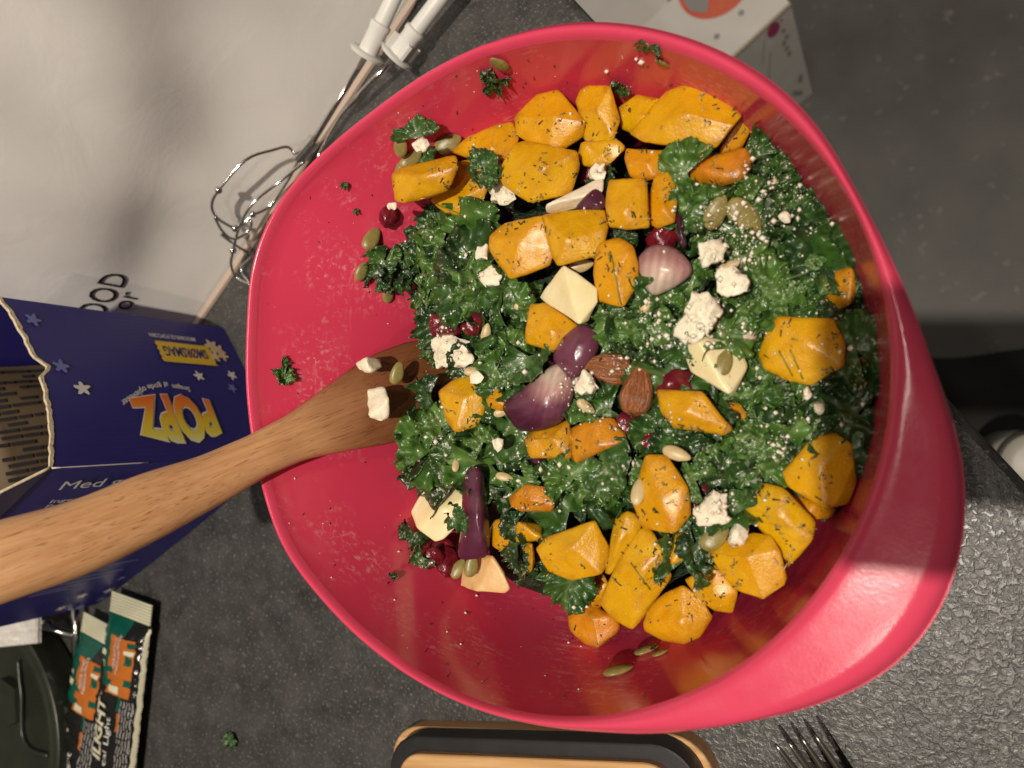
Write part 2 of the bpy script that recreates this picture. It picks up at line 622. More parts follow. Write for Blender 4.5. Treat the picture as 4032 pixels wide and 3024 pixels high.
M['sheet_dark'] = simple_noise_mat('dark_sheet', (0.016, 0.015, 0.014), (0.032, 0.030, 0.028), 9, 0.85, 0.5, 20, 0.01)
M['cream'] = simple_noise_mat('cream_enamel', (0.45, 0.42, 0.36), (0.50, 0.47, 0.41), 12, 0.4, 0.02, 200)

# ---------------------------------------------------------------- setting
e0 = at(2342, 82, 0); e1 = at(4032, 1889, 0)
ed = (e1 - e0).normalized()
en = Vector((-ed.y, ed.x, 0))
if en.dot(Vector((1, 1, 0))) < 0:
    en = -en
a0 = e0 - ed * 1.6; a1 = e1 + ed * 1.6
r = 0.004
rows = [(r, 0.0), (r * 0.3, -r * 0.3), (0.0, -r), (0.0, -0.036), (0.02, -0.036)]
top = [a0 - en * r, a1 - en * r, a1 - en * 1.1, a0 - en * 1.1]
V = [Vector((p.x, p.y, 0)) for p in top]
Fc = [(0, 1, 2, 3)]
for inset, z in rows[1:]:
    V += [Vector(((a0 - en * inset).x, (a0 - en * inset).y, z)), Vector(((a1 - en * inset).x, (a1 - en * inset).y, z))]
prev = (0, 1)
for k in range(len(rows) - 1):
    b = (4 + 2 * k, 5 + 2 * k)
    Fc.append((prev[0], b[0], b[1], prev[1]))
    prev = b
tag(link('countertop', pydata('countertop', V, Fc, False), M['counter']), kind='structure')
zf = -0.86
tag(link('floor', pydata('floor', [(-3, -3, zf), (3, -3, zf), (3, 3, zf), (-3, 3, zf)], [(0, 1, 2, 3)], False), M['floor']), kind='structure')

# ---------------------------------------------------------------- bowl
ZR = 0.14
BC = Vector((-0.1268, 0.0179, 0))
OUT = [(1270, 45), (1150, 62), (1000, 115), (880, 185), (800, 245), (720, 310), (600, 440), (548, 560), (537, 700), (540, 900), (565, 1040), (610, 1180), (700, 1300), (800, 1400), (900, 1470), (1000, 1520), (1150, 1565), (1300, 1580), (1500, 1580), (1700, 1550), (1850, 1500), (1950, 1440), (2030, 1340), (2075, 1230), (2090, 1120), (2085, 1000), (2060, 900), (2010, 780), (1950, 620), (1890, 490), (1830, 380), (1780, 290), (1700, 200), (1600, 130), (1500, 85), (1400, 58)]
az, ro = [], []
for x, y in OUT:
    q = at(x * 1.8228, y * 1.8228, ZR - 0.002) - BC
    az.append(math.degrees(math.atan2(q.y, q.x)) % 360)
    ro.append(math.hypot(q.x, q.y))
order = np.argsort(az)
az = np.array(az)[order]; ro = np.array(ro)[order]
azx = np.concatenate([az - 360, az, az + 360]); rox = np.tile(ro, 3)
g = np.arange(0, 360, 2.0)
rg = np.interp(g, azx, rox)
for _ in range(6):
    rg = 0.25 * np.roll(rg, 1) + 0.5 * rg + 0.25 * np.roll(rg, -1)
NA = len(g)


def r_out(a):
    return float(np.interp(a % 360, np.append(g, 360), np.append(rg, rg[0])))


RIN = 0.1269
PZ = [0.009, 0.0095, 0.012, 0.018, 0.03, 0.045, 0.06, 0.08, 0.10, 0.12, 0.137]
PR = [0.0, 0.060, 0.072, 0.085, 0.0985, 0.1078, 0.1140, 0.1192, 0.1226, 0.1251, RIN]


def spout(a):
    a = a % 360
    return max(0.0, r_out(a) - 0.0052 - RIN) if 95 < a < 262 else 0.0


def wall_r(z, a):
    s = min(1, max(0, (z - 0.055) / 0.08))
    w = max(0.0, math.cos(math.radians((a - 172 + 180) % 360 - 180) * 1.15)) if abs((a - 172 + 180) % 360 - 180) < 78 else 0.0
    lean = 0.013 * w * math.sin(math.pi * min(1, max(0, (z - 0.005) / 0.132)) ** 0.8)
    return float(np.interp(z, PZ, PR)) - lean + spout(a) * (s * s * (1.6 - 0.6 * s))


bowl = thing('mixing_bowl', 'pink red mixing bowl with pouring lip and wide handle lip, full of salad', 'bowl', (BC.x, BC.y, 0))
zrow = [0.0095, 0.012, 0.018, 0.026, 0.036, 0.048, 0.06, 0.072, 0.084, 0.096, 0.106, 0.115, 0.123, 0.130, 0.1352, 0.1375]
V, Fb, Fh = [], [], []
V.append(Vector((BC.x, BC.y, 0.009)))
rowsv = []


def addrow(fn):
    st = len(V)
    for a in g:
        rr, z = fn(float(a))
        V.append(Vector((BC.x + rr * math.cos(math.radians(a)), BC.y + rr * math.sin(math.radians(a)), z)))
    rowsv.append(st)


for z in zrow:
    addrow(lambda a, z=z: (wall_r(z, a), z))
n_in = len(rowsv)
ts = [0.06, 0.14, 0.26, 0.40, 0.55, 0.70, 0.82, 0.91, 0.97, 1.0]


def rimpt(t):
    def fn(a):
        ri = wall_r(0.1375, a)
        w = r_out(a) - ri
        rim_z = ZR - 0.0025 + 0.0036 * math.sin(math.pi * min(1, t ** 0.85 * 1.02))
        k = min(1, max(0, (w - 0.007) / 0.012))
        k = k * k * (3 - 2 * k)
        d = t * w
        hz_ = ZR - 0.0025 + 0.0036 * (1 - max(0, 1 - d / 0.0028) ** 2) - 0.0006 * t - 0.007 * max(0, (t - 0.78) / 0.22) ** 2
        return ri + d, rim_z * (1 - k) + hz_ * k
    return fn


for t in ts:
    addrow(rimpt(t))
n_rim = len(rowsv)
addrow(lambda a: (r_out(a) - 0.0004, (ZR - 0.005) if True else 0))
# underside of the rim and the outer wall
addrow(lambda a: (r_out(a) - 0.0022, ZR - 0.0065 - (0.006 if r_out(a) > 0.145 and not 95 < a < 262 else 0)))
addrow(lambda a: (wall_r(0.13, a) + 0.0035, ZR - 0.0065))
for z in (0.12, 0.10, 0.08, 0.06, 0.045, 0.03, 0.018, 0.006):
    addrow(lambda a, z=z: (wall_r(max(z, 0.012), a) + 0.0035, z))
addrow(lambda a: (0.066, 0.001))
addrow(lambda a: (0.058, 0.003))
for k in range(NA):
    Fb.append((0, rowsv[0] + k, rowsv[0] + (k + 1) % NA))
for i in range(len(rowsv) - 1):
    for k in range(NA):
        f = (rowsv[i] + k, rowsv[i + 1] + k, rowsv[i + 1] + (k + 1) % NA, rowsv[i] + (k + 1) % NA)
        a = float(g[k])
        if n_in - 1 <= i <= n_rim + 1:
            Fh.append(f)
        else:
            Fb.append(f)
Fb.append(tuple(rowsv[-1] + k for k in range(NA - 1, -1, -1)))


def sub_mesh(verts, faces):
    used = sorted({i for f in faces for i in f})
    mp = {u: k for k, u in enumerate(used)}
    return [verts[u] for u in used], [tuple(mp[i] for i in f) for f in faces]


vv, ff = sub_mesh(V, Fb)
part('body', vv, ff, M['bowl'], bowl)
vv, ff = sub_mesh(V, Fh)
part('rim', vv, ff, M['bowl_rim'], bowl)['label'] = 'thick pink rim widening into a broad handle lip'


def bowl_hit(px, py, z1=0.01):
    rr = ray(px, py)
    t = (ZR - 0.003 - CAM.z) / rr.z
    t1 = (z1 - CAM.z) / rr.z
    p = CAM + rr * t
    for k in range(600):
        p = CAM + rr * (t + (t1 - t) * k / 600)
        q = p - BC
        if math.hypot(q.x, q.y) > wall_r(p.z, math.degrees(math.atan2(q.y, q.x))):
            break
    a = math.atan2(p.y - BC.y, p.x - BC.x)
    ad = math.degrees(a)
    dr = (wall_r(p.z + 0.004, ad) - wall_r(p.z - 0.004, ad)) / 0.008
    nrm = Vector((-math.cos(a), -math.sin(a), dr)).normalized()
    return p, nrm


# ---------------------------------------------------------------- salad heap
def hz(x, y):
    dx, dy = x - BC.x, y - BC.y
    rr = math.hypot(dx, dy)
    z = 0.092 + 0.012 * (1 - (rr / 0.1) ** 2)
    z += 0.011 * math.exp(-((dx - 0.045) ** 2 + (dy - 0.05) ** 2) / 0.0014)
    if dx < -0.045:
        z -= 0.55 * (-0.045 - dx)
    if dx > 0.075:
        z -= 0.15 * (dx - 0.075)
    if dy < -0.07:
        z -= 0.25 * (-0.07 - dy)
    return z


def heap(px, py, up=0.0):
    rr = ray(px, py)
    t = (0.135 - CAM.z) / rr.z
    for _ in range(400):
        p = CAM + rr * t
        q = p - BC
        if q.x > 0.04 and math.hypot(q.x, q.y) > 0.113:
            k_ = 0.113 / math.hypot(q.x, q.y)
            return Vector((BC.x + q.x * k_, BC.y + q.y * k_, hz(BC.x + q.x * k_, BC.y + q.y * k_) + up))
        if p.z < hz(p.x, p.y) + up or math.hypot(q.x, q.y) > wall_r(p.z, math.degrees(math.atan2(q.y, q.x))) - 0.003:
            break
        t += 0.0006
    return p


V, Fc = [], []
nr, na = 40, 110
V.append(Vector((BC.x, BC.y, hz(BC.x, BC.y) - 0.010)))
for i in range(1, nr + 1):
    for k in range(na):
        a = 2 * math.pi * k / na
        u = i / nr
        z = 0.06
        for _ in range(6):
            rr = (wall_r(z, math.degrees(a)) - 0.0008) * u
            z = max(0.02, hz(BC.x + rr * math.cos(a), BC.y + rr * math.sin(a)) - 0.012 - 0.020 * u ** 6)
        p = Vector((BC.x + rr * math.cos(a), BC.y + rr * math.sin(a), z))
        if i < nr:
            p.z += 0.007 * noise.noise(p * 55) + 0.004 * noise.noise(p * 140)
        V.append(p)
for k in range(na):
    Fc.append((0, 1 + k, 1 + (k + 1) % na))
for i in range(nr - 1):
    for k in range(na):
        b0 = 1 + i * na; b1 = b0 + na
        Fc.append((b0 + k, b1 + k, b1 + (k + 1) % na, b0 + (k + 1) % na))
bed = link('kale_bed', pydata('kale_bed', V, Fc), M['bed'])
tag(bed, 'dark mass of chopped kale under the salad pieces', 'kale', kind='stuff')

OCC = [bed]                 # what crumbs and herbs may fall on
COVER = []                  # outlines (photo pixels) of the solid pieces
LM = []                     # landmarks for labels: (x, y, phrase)


def noise_disp(bm, amp, sc, seed):
    s = Vector((seed * 3.1, seed * 1.7, seed * 0.9))
    bm.normal_update()
    for v in bm.verts:
        q = v.co * sc + s
        v.co += v.normal * (amp * noise.noise(q) + amp * 0.45 * noise.noise(q * 2.6))


def chunk(name, label, cat, t, pts, up=8, depth=22, mt='squash', group=None, bev=1.7, amp=0.5, sc=85, tilt=None, shrink=0.86, ridge=None, cuts=3, cover=True, where=None):
    """a solid lump: convex hull of the outline seen, its high points and its underside"""
    rnd = random.Random(hash(label) % 100003 if False else sum(map(ord, label)) * 13 + len(label))
    pp = [(*T(t, p[0], p[1]), (p[2] if len(p) > 2 else None)) for p in pts]
    ol = [(x, y) for x, y, d in pp if d is None or d <= 0]
    cx = sum(p[0] for p in ol) / len(ol); cy = sum(p[1] for p in ol) / len(ol)
    if name == 'squash_piece':
        pp = [(cx + (x - cx) * 1.05, cy + (y - cy) * 1.05, d) for x, y, d in pp]
    z0 = heap(cx, cy).z + (up + (5 if name == 'squash_piece' else 4 if mt == 'feta' else 2)) / 1000 if where is None else where
    if tilt is None:
        a = rnd.uniform(0, 6.283)
        k = rnd.uniform(0.16, 0.50)
        tilt = (math.cos(a) * k, math.sin(a) * k)
    cen = at(cx, cy, z0)
    cube = name == 'squash_piece' and len(ol) >= 6
    if cube:        # a corner towards the viewer: three faces meet at it
        tilt = (tilt[0] * 0.35, tilt[1] * 0.35)
        rad_ = sum((at(x, y, z0) - cen).length for x, y in ol) / len(ol)
        no = len(ol)
        k0 = rnd.randrange(no)
        conn = [(k0 + round(no * q / 3)) % no for q in range(3)]
        ap = [i for i, p in enumerate(pp) if p[2] is not None and p[2] > 0]
        if not ap:
            an_ = rnd.uniform(0, 6.283)
            mx = max(math.hypot(x - cx, y - cy) for x, y in ol) * rnd.uniform(0.05, 0.22)
            pp.append((cx + mx * math.cos(an_), cy + mx * math.sin(an_), 1.0))
        hts = {}
        for i in range(no):
            dd_ = min(min((i - c) % no, (c - i) % no) for c in conn)
            hts[i] = rad_ * (0.14 - 0.30 * min(1, dd_ / (no / 6)))
        pp = [(x, y, (1000 * hts[i] if i in hts else 430 * rad_)) for i, (x, y, d) in enumerate(pp)]
    top = []
    ridge_auto = False if cube else ridge if ridge is not None else (all(p[2] is None for p in pp) and rnd.random() < 0.75)
    kk = rnd.randrange(len(pp))
    for i, (x, y, d) in enumerate(pp):
        p = at(x, y, z0)
        dz = (p.x - cen.x) * tilt[0] + (p.y - cen.y) * tilt[1] + (d or 0) / 1000 + rnd.uniform(-0.0008, 0.0008)
        if ridge_auto and i in (kk, (kk + len(pp) // 2) % len(pp)):
            dz += 0.0065
        top.append(at(x, y, z0 + dz))
    lo = []
    for p in top:
        q = cen + (p - cen) * shrink
        lo.append(q + (q - CAM).normalized() * depth / 1000)
    bm = bmesh.new()
    for p in top + lo:
        bm.verts.new(p - cen)
    res = bmesh.ops.convex_hull(bm, input=list(bm.verts))
    kill = [e for e in res['geom_interior'] + res['geom_unused'] if isinstance(e, bmesh.types.BMVert) and e.is_valid]
    if kill:
        bmesh.ops.delete(bm, geom=list(set(kill)), context='VERTS')
    bmesh.ops.dissolve_limit(bm, angle_limit=math.radians(13), verts=bm.verts, edges=bm.edges)
    if bev > 0:
        bmesh.ops.bevel(bm, geom=list(bm.edges), offset=bev / 1000, segments=2, profile=0.6, affect='EDGES', clamp_overlap=True)
    bmesh.ops.triangulate(bm, faces=bm.faces)
    for _ in range(cuts):
        lim = (0.0045, 0.0028, 0.0022)[min(_, 2)]
        es = [e for e in bm.edges if e.calc_length() > lim]
        if es:
            bmesh.ops.subdivide_edges(bm, edges=es, cuts=1, use_grid_fill=True)
            bmesh.ops.triangulate(bm, faces=[f for f in bm.faces if len(f.verts) > 3])
    bm.normal_update()
    bm.verts.ensure_lookup_table()
    bm.verts.index_update()
    ev = []
    for v in bm.verts:
        ns_ = [f.normal for f in v.link_faces]
        ev.append(max((a.angle(b, 0) for a in ns_ for b in ns_), default=0))
    ev = [min(1, e / 0.6) for e in ev]
    for _ in range(2):
        ev = [0.45 * ev[v.index] + 0.55 * max(ev[e.other_vert(v).index] for e in v.link_edges) if v.link_edges else 0 for v in bm.verts]
    noise_disp(bm, amp / 1000, sc, rnd.random() * 9)
    bmesh.ops.recalc_face_normals(bm, faces=bm.faces)
    me = bpy.data.meshes.new(name)
    bm.to_mesh(me)
    me.attributes.new('edge', 'FLOAT', 'POINT').data.foreach_set('value', ev)
    bm.free()
    me.shade_smooth()
    o = link(name, me, M[mt])
    o.location = cen
    tag(o, label, cat, group)
    OCC.append(o)
    if cover:
        COVER.append((ol, mt))
    return o


SQ = 'roasted squash pieces in the bowl'


def squash(label, t, pts, up=8, mt='squash', **kw):
    return chunk('squash_piece', label, 'squash', t, pts, up, mt=mt, group=SQ, **kw)


squash('flat leftmost squash slice of the upper row, just above the dark kale', 'a', [(330, 1130), (400, 1085), (740, 1005), (752, 1080), (690, 1230), (560, 1285), (400, 1315), (350, 1300)], 16, depth=14)
squash('squash cube with green line, right of the leftmost slice, over the kale', 'a', [(740, 1060), (830, 1040), (975, 1160), (960, 1210), (900, 1350), (790, 1400), (680, 1375), (580, 1300), (700, 1230)], 18)
squash('half hidden orange squash piece behind the two leftmost pieces of the upper row', 'a', [(720, 985), (830, 885), (1000, 810), (1110, 790), (1150, 900), (1100, 1020), (1010, 1090), (940, 1070)], 12)
squash('large squash cube with herbs, highest at left of the upper row', 'a', [(1130, 760), (1270, 620), (1400, 590), (1580, 790), (1560, 890), (1450, 960), (1340, 1000), (1220, 930), (1140, 870), (1370, 760, 6)], 14)
squash('big smooth golden squash cube in front of the large herbed cube', 'a', [(1120, 940), (1180, 915), (1520, 980), (1535, 1080), (1480, 1250), (1220, 1310), (1030, 1180), (1020, 1120), (1300, 1090, 6)], 16)
squash('tall narrow squash block standing against the far bowl wall', 'a', [(1550, 590), (1600, 560), (1740, 555), (1770, 680), (1800, 780), (1760, 900), (1640, 950), (1580, 900), (1540, 720), (1520, 660)], 13)
squash('soft crushed squash piece with ragged edge below the tall narrow block', 'a', [(1560, 930), (1780, 900), (1830, 960), (1750, 1070), (1690, 1090), (1570, 1070), (1530, 1020)], 8, amp=1.6)
squash('squash piece with a browned top between the tall block and the biggest cube', 'a', [(1800, 700), (1920, 615), (2060, 640), (2090, 690), (2000, 800), (1900, 870), (1820, 830)], 9)
squash('biggest squash cube of the upper row, nearest the far right rim', 'd', [(-330, 860), (-200, 780), (-100, 600), (0, 570), (90, 520), (140, 530), (375, 750), (320, 810), (210, 950), (100, 960), (-100, 930), (-250, 920), (20, 740, 8)], 17)
squash('small squash end peeking out right of the biggest cube', 'F', [(1560, 300), (1600, 255), (1627, 272), (1600, 325), (1550, 335)], 4)
squash('shiny yellow squash cube with flat bright top in the middle of the upper row', 'a', [(1850, 965), (2090, 975), (2110, 1100), (2030, 1150), (1960, 1170), (1880, 1140), (1840, 1030)], 14)
squash('upright square squash cube above the pale onion', 'a', [(1740, 1170), (1970, 1160), (1990, 1330), (1990, 1470), (1850, 1490), (1740, 1470), (1715, 1330)], 16)
squash('squash cube tucked between the upright square cube and the frilly kale', 'a', [(2030, 1150), (2150, 1110), (2175, 1300), (2160, 1440), (2050, 1480), (1990, 1440), (1995, 1290)], 9)
squash('front squash cube with herb needles on top, right one of the central pair', 'a', [(1310, 1400), (1430, 1370), (1700, 1360), (1720, 1480), (1690, 1650), (1400, 1720), (1360, 1640), (1330, 1500)], 18)
squash('rounded squash cube, left one of the central pair', 'a', [(960, 1530), (1060, 1450), (1300, 1400), (1375, 1640), (1350, 1720), (1090, 1810), (1020, 1720), (960, 1620)], 14)
squash('squash cube with a green streak right of the pale cream cube', 'b', [(1650, -80), (1800, -110), (1890, -60), (1925, 60), (1920, 180), (1830, 330), (1660, 290), (1640, 120)], 12)
squash('yellow squash cube under the pale cream cube, touching the purple onion', 'b', [(1230, 315), (1330, 310), (1550, 470), (1440, 590), (1370, 625), (1200, 560), (1195, 480)], 10)
squash('curved squash ring piece half covered by kale at the spoon tip', 'b', [(625, 880), (740, 800), (830, 770), (920, 870), (930, 1000), (880, 1100), (740, 1140), (680, 1050)], 8)
squash('small orange squash bit left of the big purple onion wedge', 'b', [(940, 930), (1000, 850), (1110, 900), (1090, 980), (1040, 1010), (960, 980)], 8, depth=12)
squash('fibrous squash piece below the big purple onion wedge', 'b', [(1185, 1190), (1250, 1130), (1480, 1060), (1500, 1200), (1480, 1310), (1230, 1310)], 9, mt='squash_roast', amp=1.0)
squash('charred glossy squash piece right of the fibrous one', 'b', [(1490, 1120), (1650, 1050), (1760, 1050), (1850, 1180), (1800, 1220), (1680, 1280), (1520, 1340), (1490, 1250)], 10, mt='squash_roast')
squash('long bright orange squash slab right of the almonds', 'e', [(-160, 870), (-80, 865), (120, 880), (180, 960), (320, 1120), (260, 1160), (-50, 1110), (-140, 1010)], 14, depth=14)
squash('small browned squash bit at the right tip of the orange slab', 'e', [(270, 950), (370, 960), (425, 1040), (370, 1070), (290, 1050)], 8, mt='squash_roast', depth=12)
squash('smooth squash piece with a seed on it, right of the lower kale', 'F', [(1395, 985), (1440, 985), (1485, 1050), (1490, 1110), (1460, 1150), (1390, 1140), (1365, 1080)], 13)
squash('roasted brown squash piece half buried in the lower kale', 'b', [(1090, 1560), (1200, 1480), (1340, 1500), (1380, 1620), (1350, 1655), (1170, 1655), (1100, 1620)], 10, mt='squash_roast')
squash('squash cube right of the upright purple onion strip', 'c', [(960, 110), (1000, 50), (1140, 40), (1150, 180), (1050, 260), (980, 220)], 5)
squash('flat yellow squash piece under the lower kale fringe', 'c', [(1140, 60), (1300, 80), (1310, 180), (1130, 200)], 6, depth=14)
squash('small squash piece with browned end left of the large lower cube', 'c', [(1170, 210), (1240, 190), (1255, 330), (1230, 390), (1180, 400)], 2, mt='squash_roast', depth=14)
squash('large orange squash cube, leftmost big one of the lower group', 'c', [(1270, 240), (1330, 170), (1640, 60), (1730, 230), (1720, 340), (1680, 400), (1500, 440), (1350, 380), (1310, 320), (1500, 230, 5)], 12)
squash('thin upright yellow squash slab between two big lower cubes', 'c', [(1780, 40), (1850, 0), (1960, 30), (1940, 110), (1800, 320), (1750, 400), (1710, 390)], 8)
squash('long squash cube with a yellow seam in the middle of the lower group', 'c', [(1930, 110), (2010, 130), (2080, 250), (2140, 420), (2050, 580), (1890, 760), (1760, 690), (1680, 580), (1790, 330), (1960, 380, 6)], 15)
squash('dark orange squash piece tucked behind the small charred cube', 'c', [(1500, 560), (1600, 430), (1700, 400), (1735, 480), (1680, 620), (1560, 590)], 2)
squash('small charred squash cube lying alone on the near bowl wall', 'c', [(1460, 660), (1520, 560), (1640, 600), (1740, 670), (1800, 740), (1740, 830), (1660, 890), (1560, 830), (1490, 760)], 6, mt='squash_roast', amp=1.1)
squash('rounded squash end covered in herbs, lowest of the lower group', 'c', [(1960, 720), (1990, 620), (2100, 530), (2212, 480), (2330, 560), (2400, 680), (2320, 800), (2220, 855), (2100, 830), (1970, 770)], 8)
squash('shaded green yellow squash piece right of the rounded herbed end', 'f', [(20, 440), (200, 340), (310, 420), (355, 520), (320, 650), (200, 640), (100, 560)], 4)
squash('wide squash cube right of the lower feta, near the handle side', 'f', [(170, 270), (240, 200), (460, 140), (560, 160), (620, 250), (665, 420), (650, 470), (520, 560), (340, 490), (280, 400), (420, 300, 5)], 13)
squash('small squash scrap under the flat herbed square piece', 'f', [(620, 260), (690, 250), (712, 350), (650, 378)], 2, depth=10)
squash('flat herbed square squash piece above the wide cube', 'F', [(1605, 1095), (1650, 1045), (1690, 1055), (1762, 1125), (1755, 1165), (1705, 1222), (1660, 1165)], 13)
squash('dim squash cube in shadow beside the handle, with one dark needle', 'F', [(1690, 1020), (1755, 950), (1800, 935), (1840, 960), (1850, 1040), (1830, 1085), (1780, 1095), (1700, 1050)], 15)
squash('thin squash sliver under the dim shaded cube', 'F', [(1690, 1060), (1760, 1085), (1812, 1095), (1790, 1122), (1740, 1120)], 4, depth=10)
squash('squash piece half hidden behind the lower feta', 'F', [(1420, 1160), (1480, 1150), (1505, 1195), (1450, 1222)], 4)
squash('lone squash cube with two green streaks at the right of the bowl', 'F', [(1640, 765), (1665, 700), (1680, 685), (1800, 690), (1822, 740), (1820, 790), (1750, 832), (1690, 815), (1650, 795), (1745, 745, 6)], 14)
squash('dim browned squash piece under the kale beside the right rim', 'F', [(1770, 595), (1840, 575), (1853, 620), (1835, 660), (1795, 672)], 6, mt='squash_roast')
squash('dark squash scrap in the shade right of the lone streaked cube', 'F', [(1825, 785), (1880, 762), (1890, 810), (1850, 842)], 2, mt='squash_roast', depth=14)
squash('red brown roasted squash strip under the top of the right kale', 'F', [(1450, 350), (1540, 330), (1610, 320), (1628, 350), (1600, 388), (1520, 405), (1465, 402)], 10, mt='squash_roast', depth=16, amp=1.2)

# pale chunks
PALE = 'pale yellow chunks in the salad'
chunk('apple_chunk', 'pale cream cube in the centre, above the yellow squash and purple onion', 'apple', 'b', [(1280, 270), (1330, 190), (1440, 55), (1660, 210), (1665, 300), (1600, 420), (1540, 445), (1400, 350)], 15, mt='apple', group=PALE)
chunk('apple_chunk', 'pale yellow wedge with a green seed stuck on it, right of centre', 'apple', 'F', [(1470, 750), (1500, 722), (1590, 740), (1617, 790), (1590, 850), (1575, 855), (1490, 805)], 12, mt='apple', group=PALE)
chunk('apple_chunk', 'pale yellow faceted chunk at the lower left of the salad', 'apple', 'F', [(888, 1105), (905, 1070), (945, 1030), (1010, 1072), (1000, 1120), (960, 1165), (940, 1172), (900, 1140), (955, 1100, 6)], 12, mt='apple', group=PALE)
chunk('apple_chunk', 'browned pale wedge at the bottom left edge of the salad', 'apple', 'c', [(770, 480), (790, 360), (880, 260), (980, 280), (1060, 380), (1100, 500), (1060, 530), (880, 515)], 3, mt='apple_brown', group=PALE, depth=16)
chunk('apple_chunk', 'long creamy piece with a red skin bit between the upper squash cubes', 'apple', 'a', [(1320, 1330), (1500, 1250), (1640, 1170), (1700, 1160), (1705, 1240), (1540, 1350), (1400, 1380), (1330, 1375)], 11, mt='feta', group=PALE, depth=12)


# onion petals: domed curved layers, pale towards one end
def petal(label, t, pts, pale, up=9, dome=6, depth=6, rings=9, lines=7, pale_r=90, dark=0.0, name='onion_piece'):
    pp = [T(t, *p) for p in pts]
    n_ = 40
    P3 = smooth_path([Vector((x, y, 0)) for x, y in pp], max(2, n_ // len(pp)), True)
    ol = [(p.x, p.y) for p in P3]
    cx = sum(p[0] for p in ol) / len(ol); cy = sum(p[1] for p in ol) / len(ol)
    px_, py_ = T(t, *pale)
    z0 = heap(cx, cy).z + up / 1000
    V, Fc, pv, lv = [], [], [], []
    k = len(ol)
    ax = Vector((px_ - cx, py_ - cy)).normalized() if (px_ - cx or py_ - cy) else Vector((1, 0))
    rs = pale_r / 1.6458

    def attr(x, y):
        d = math.hypot(x - px_, y - py_)
        pv.append(max(dark, min(1, 1.15 - d / (2.6 * rs))))
        cr = (x - cx) * -ax.y + (y - cy) * ax.x
        ext = 60
        lv.append(0.5 + 0.5 * math.sin(cr / ext * lines * 1.6))

    V.append(at(cx, cy, z0 + dome / 1000)); attr(cx, cy)
    for i in range(1, rings + 1):
        u = i / rings
        for (x, y) in ol:
            xx, yy = cx + (x - cx) * u, cy + (y - cy) * u
            z = z0 + dome / 1000 * (1 - u * u) + 0.0006 * noise.noise(Vector((xx, yy, 0)) * 0.02)
            V.append(at(xx, yy, z)); attr(xx, yy)
    for q in range(k):
        Fc.append((0, 1 + (q + 1) % k, 1 + q))
    for i in range(rings - 1):
        for q in range(k):
            a, b = 1 + i * k, 1 + (i + 1) * k
            Fc.append((a + q, a + (q + 1) % k, b + (q + 1) % k, b + q))
    off = len(V)
    cen = V[0]
    for i in range(rings, -1, -2):
        u = i / rings
        for (x, y) in ol:
            xx, yy = cx + (x - cx) * u * 0.94, cy + (y - cy) * u * 0.94
            p = at(xx, yy, z0 + dome / 1000 * (1 - u * u))
            V.append(p + (p - CAM).normalized() * depth / 1000); attr(xx, yy)
    a = 1 + (rings - 1) * k
    for q in range(k):
        Fc.append((a + q, a + (q + 1) % k, off + (q + 1) % k, off + q))
    for i in range((len(V) - off) // k - 1):
        for q in range(k):
            b0, b1 = off + i * k, off + (i + 1) * k
            Fc.append((b0 + q, b0 + (q + 1) % k, b1 + (q + 1) % k, b1 + q))
    o = solo(name, V, Fc, M['onion'], label, 'onion', 'red onion pieces in the salad')
    for nm, arr in (('pale', pv), ('line', lv)):
        at2 = o.data.attributes.new(nm, 'FLOAT', 'POINT')
        at2.data.foreach_set('value', arr)
    bm = bmesh.new(); bm.from_mesh(o.data)
    bmesh.ops.recalc_face_normals(bm, faces=bm.faces)
    bm.to_mesh(o.data); bm.free()
    OCC.append(o)
    COVER.append((pp, 'onion'))
    return o


petal('large striped purple onion wedge in the centre with a pale tip', 'b', [(1050, 960), (1200, 840), (1390, 700), (1480, 760), (1510, 830), (1490, 960), (1420, 1080), (1300, 1130), (1160, 1130), (1090, 1060)], (1360, 760), 15, 8, 7, lines=9, pale_r=120)
petal('smooth purple onion petal below the pale cream cube', 'F', [(1195, 770), (1215, 730), (1260, 700), (1295, 730), (1280, 780), (1240, 818), (1210, 795)], (1250, 640), 16, 6, 5, lines=4, pale_r=50, dark=0.40)
petal('pale pinkish onion chunk beside the streaked squash cube', 'F', [(1375, 562), (1410, 530), (1460, 538), (1494, 575), (1480, 605), (1420, 637), (1395, 622), (1378, 590)], (1420, 620), 13, 7, 9, lines=7, pale_r=190, dark=0.55)
petal('dark purple onion curl left of the smooth petal', 'F', [(1040, 735), (1060, 745), (1085, 765), (1105, 775), (1095, 792), (1060, 785), (1042, 765)], (1040, 735), 9, 4, 4, pale_r=35)
petal('small blackened onion scrap left of the smooth purple petal', 'F', [(1160, 758), (1195, 770), (1200, 792), (1175, 790), (1160, 775)], (1160, 640), 9, 3, 4, pale_r=20)
petal('dark purple onion slab under the fibrous squash piece', 'b', [(1240, 1300), (1480, 1310), (1460, 1390), (1380, 1420), (1270, 1435)], (1240, 1100), 5, 4, 6, pale_r=40)
petal('upright purple onion strip beside the lower left pale chunk', 'c', [(800, -240), (900, -290), (940, -100), (960, 100), (950, 270), (880, 302), (760, 290), (775, 100)], (760, 600), 14, 9, 6, lines=4, pale_r=100, dark=0.18)
petal('grey pale onion bit right of the big feta lump', 'e', [(340, 440), (440, 400), (482, 520), (400, 592), (350, 545)], (400, 470), 8, 3, 6, pale_r=140, dark=0.6)
petal('thin dark onion ring edge right of the tucked squash cube', 'a', [(2160, 1395), (2200, 1390), (2225, 1500), (2235, 1600), (2195, 1600), (2170, 1500)], (2100, 1000), 10, 4, 5, pale_r=30)
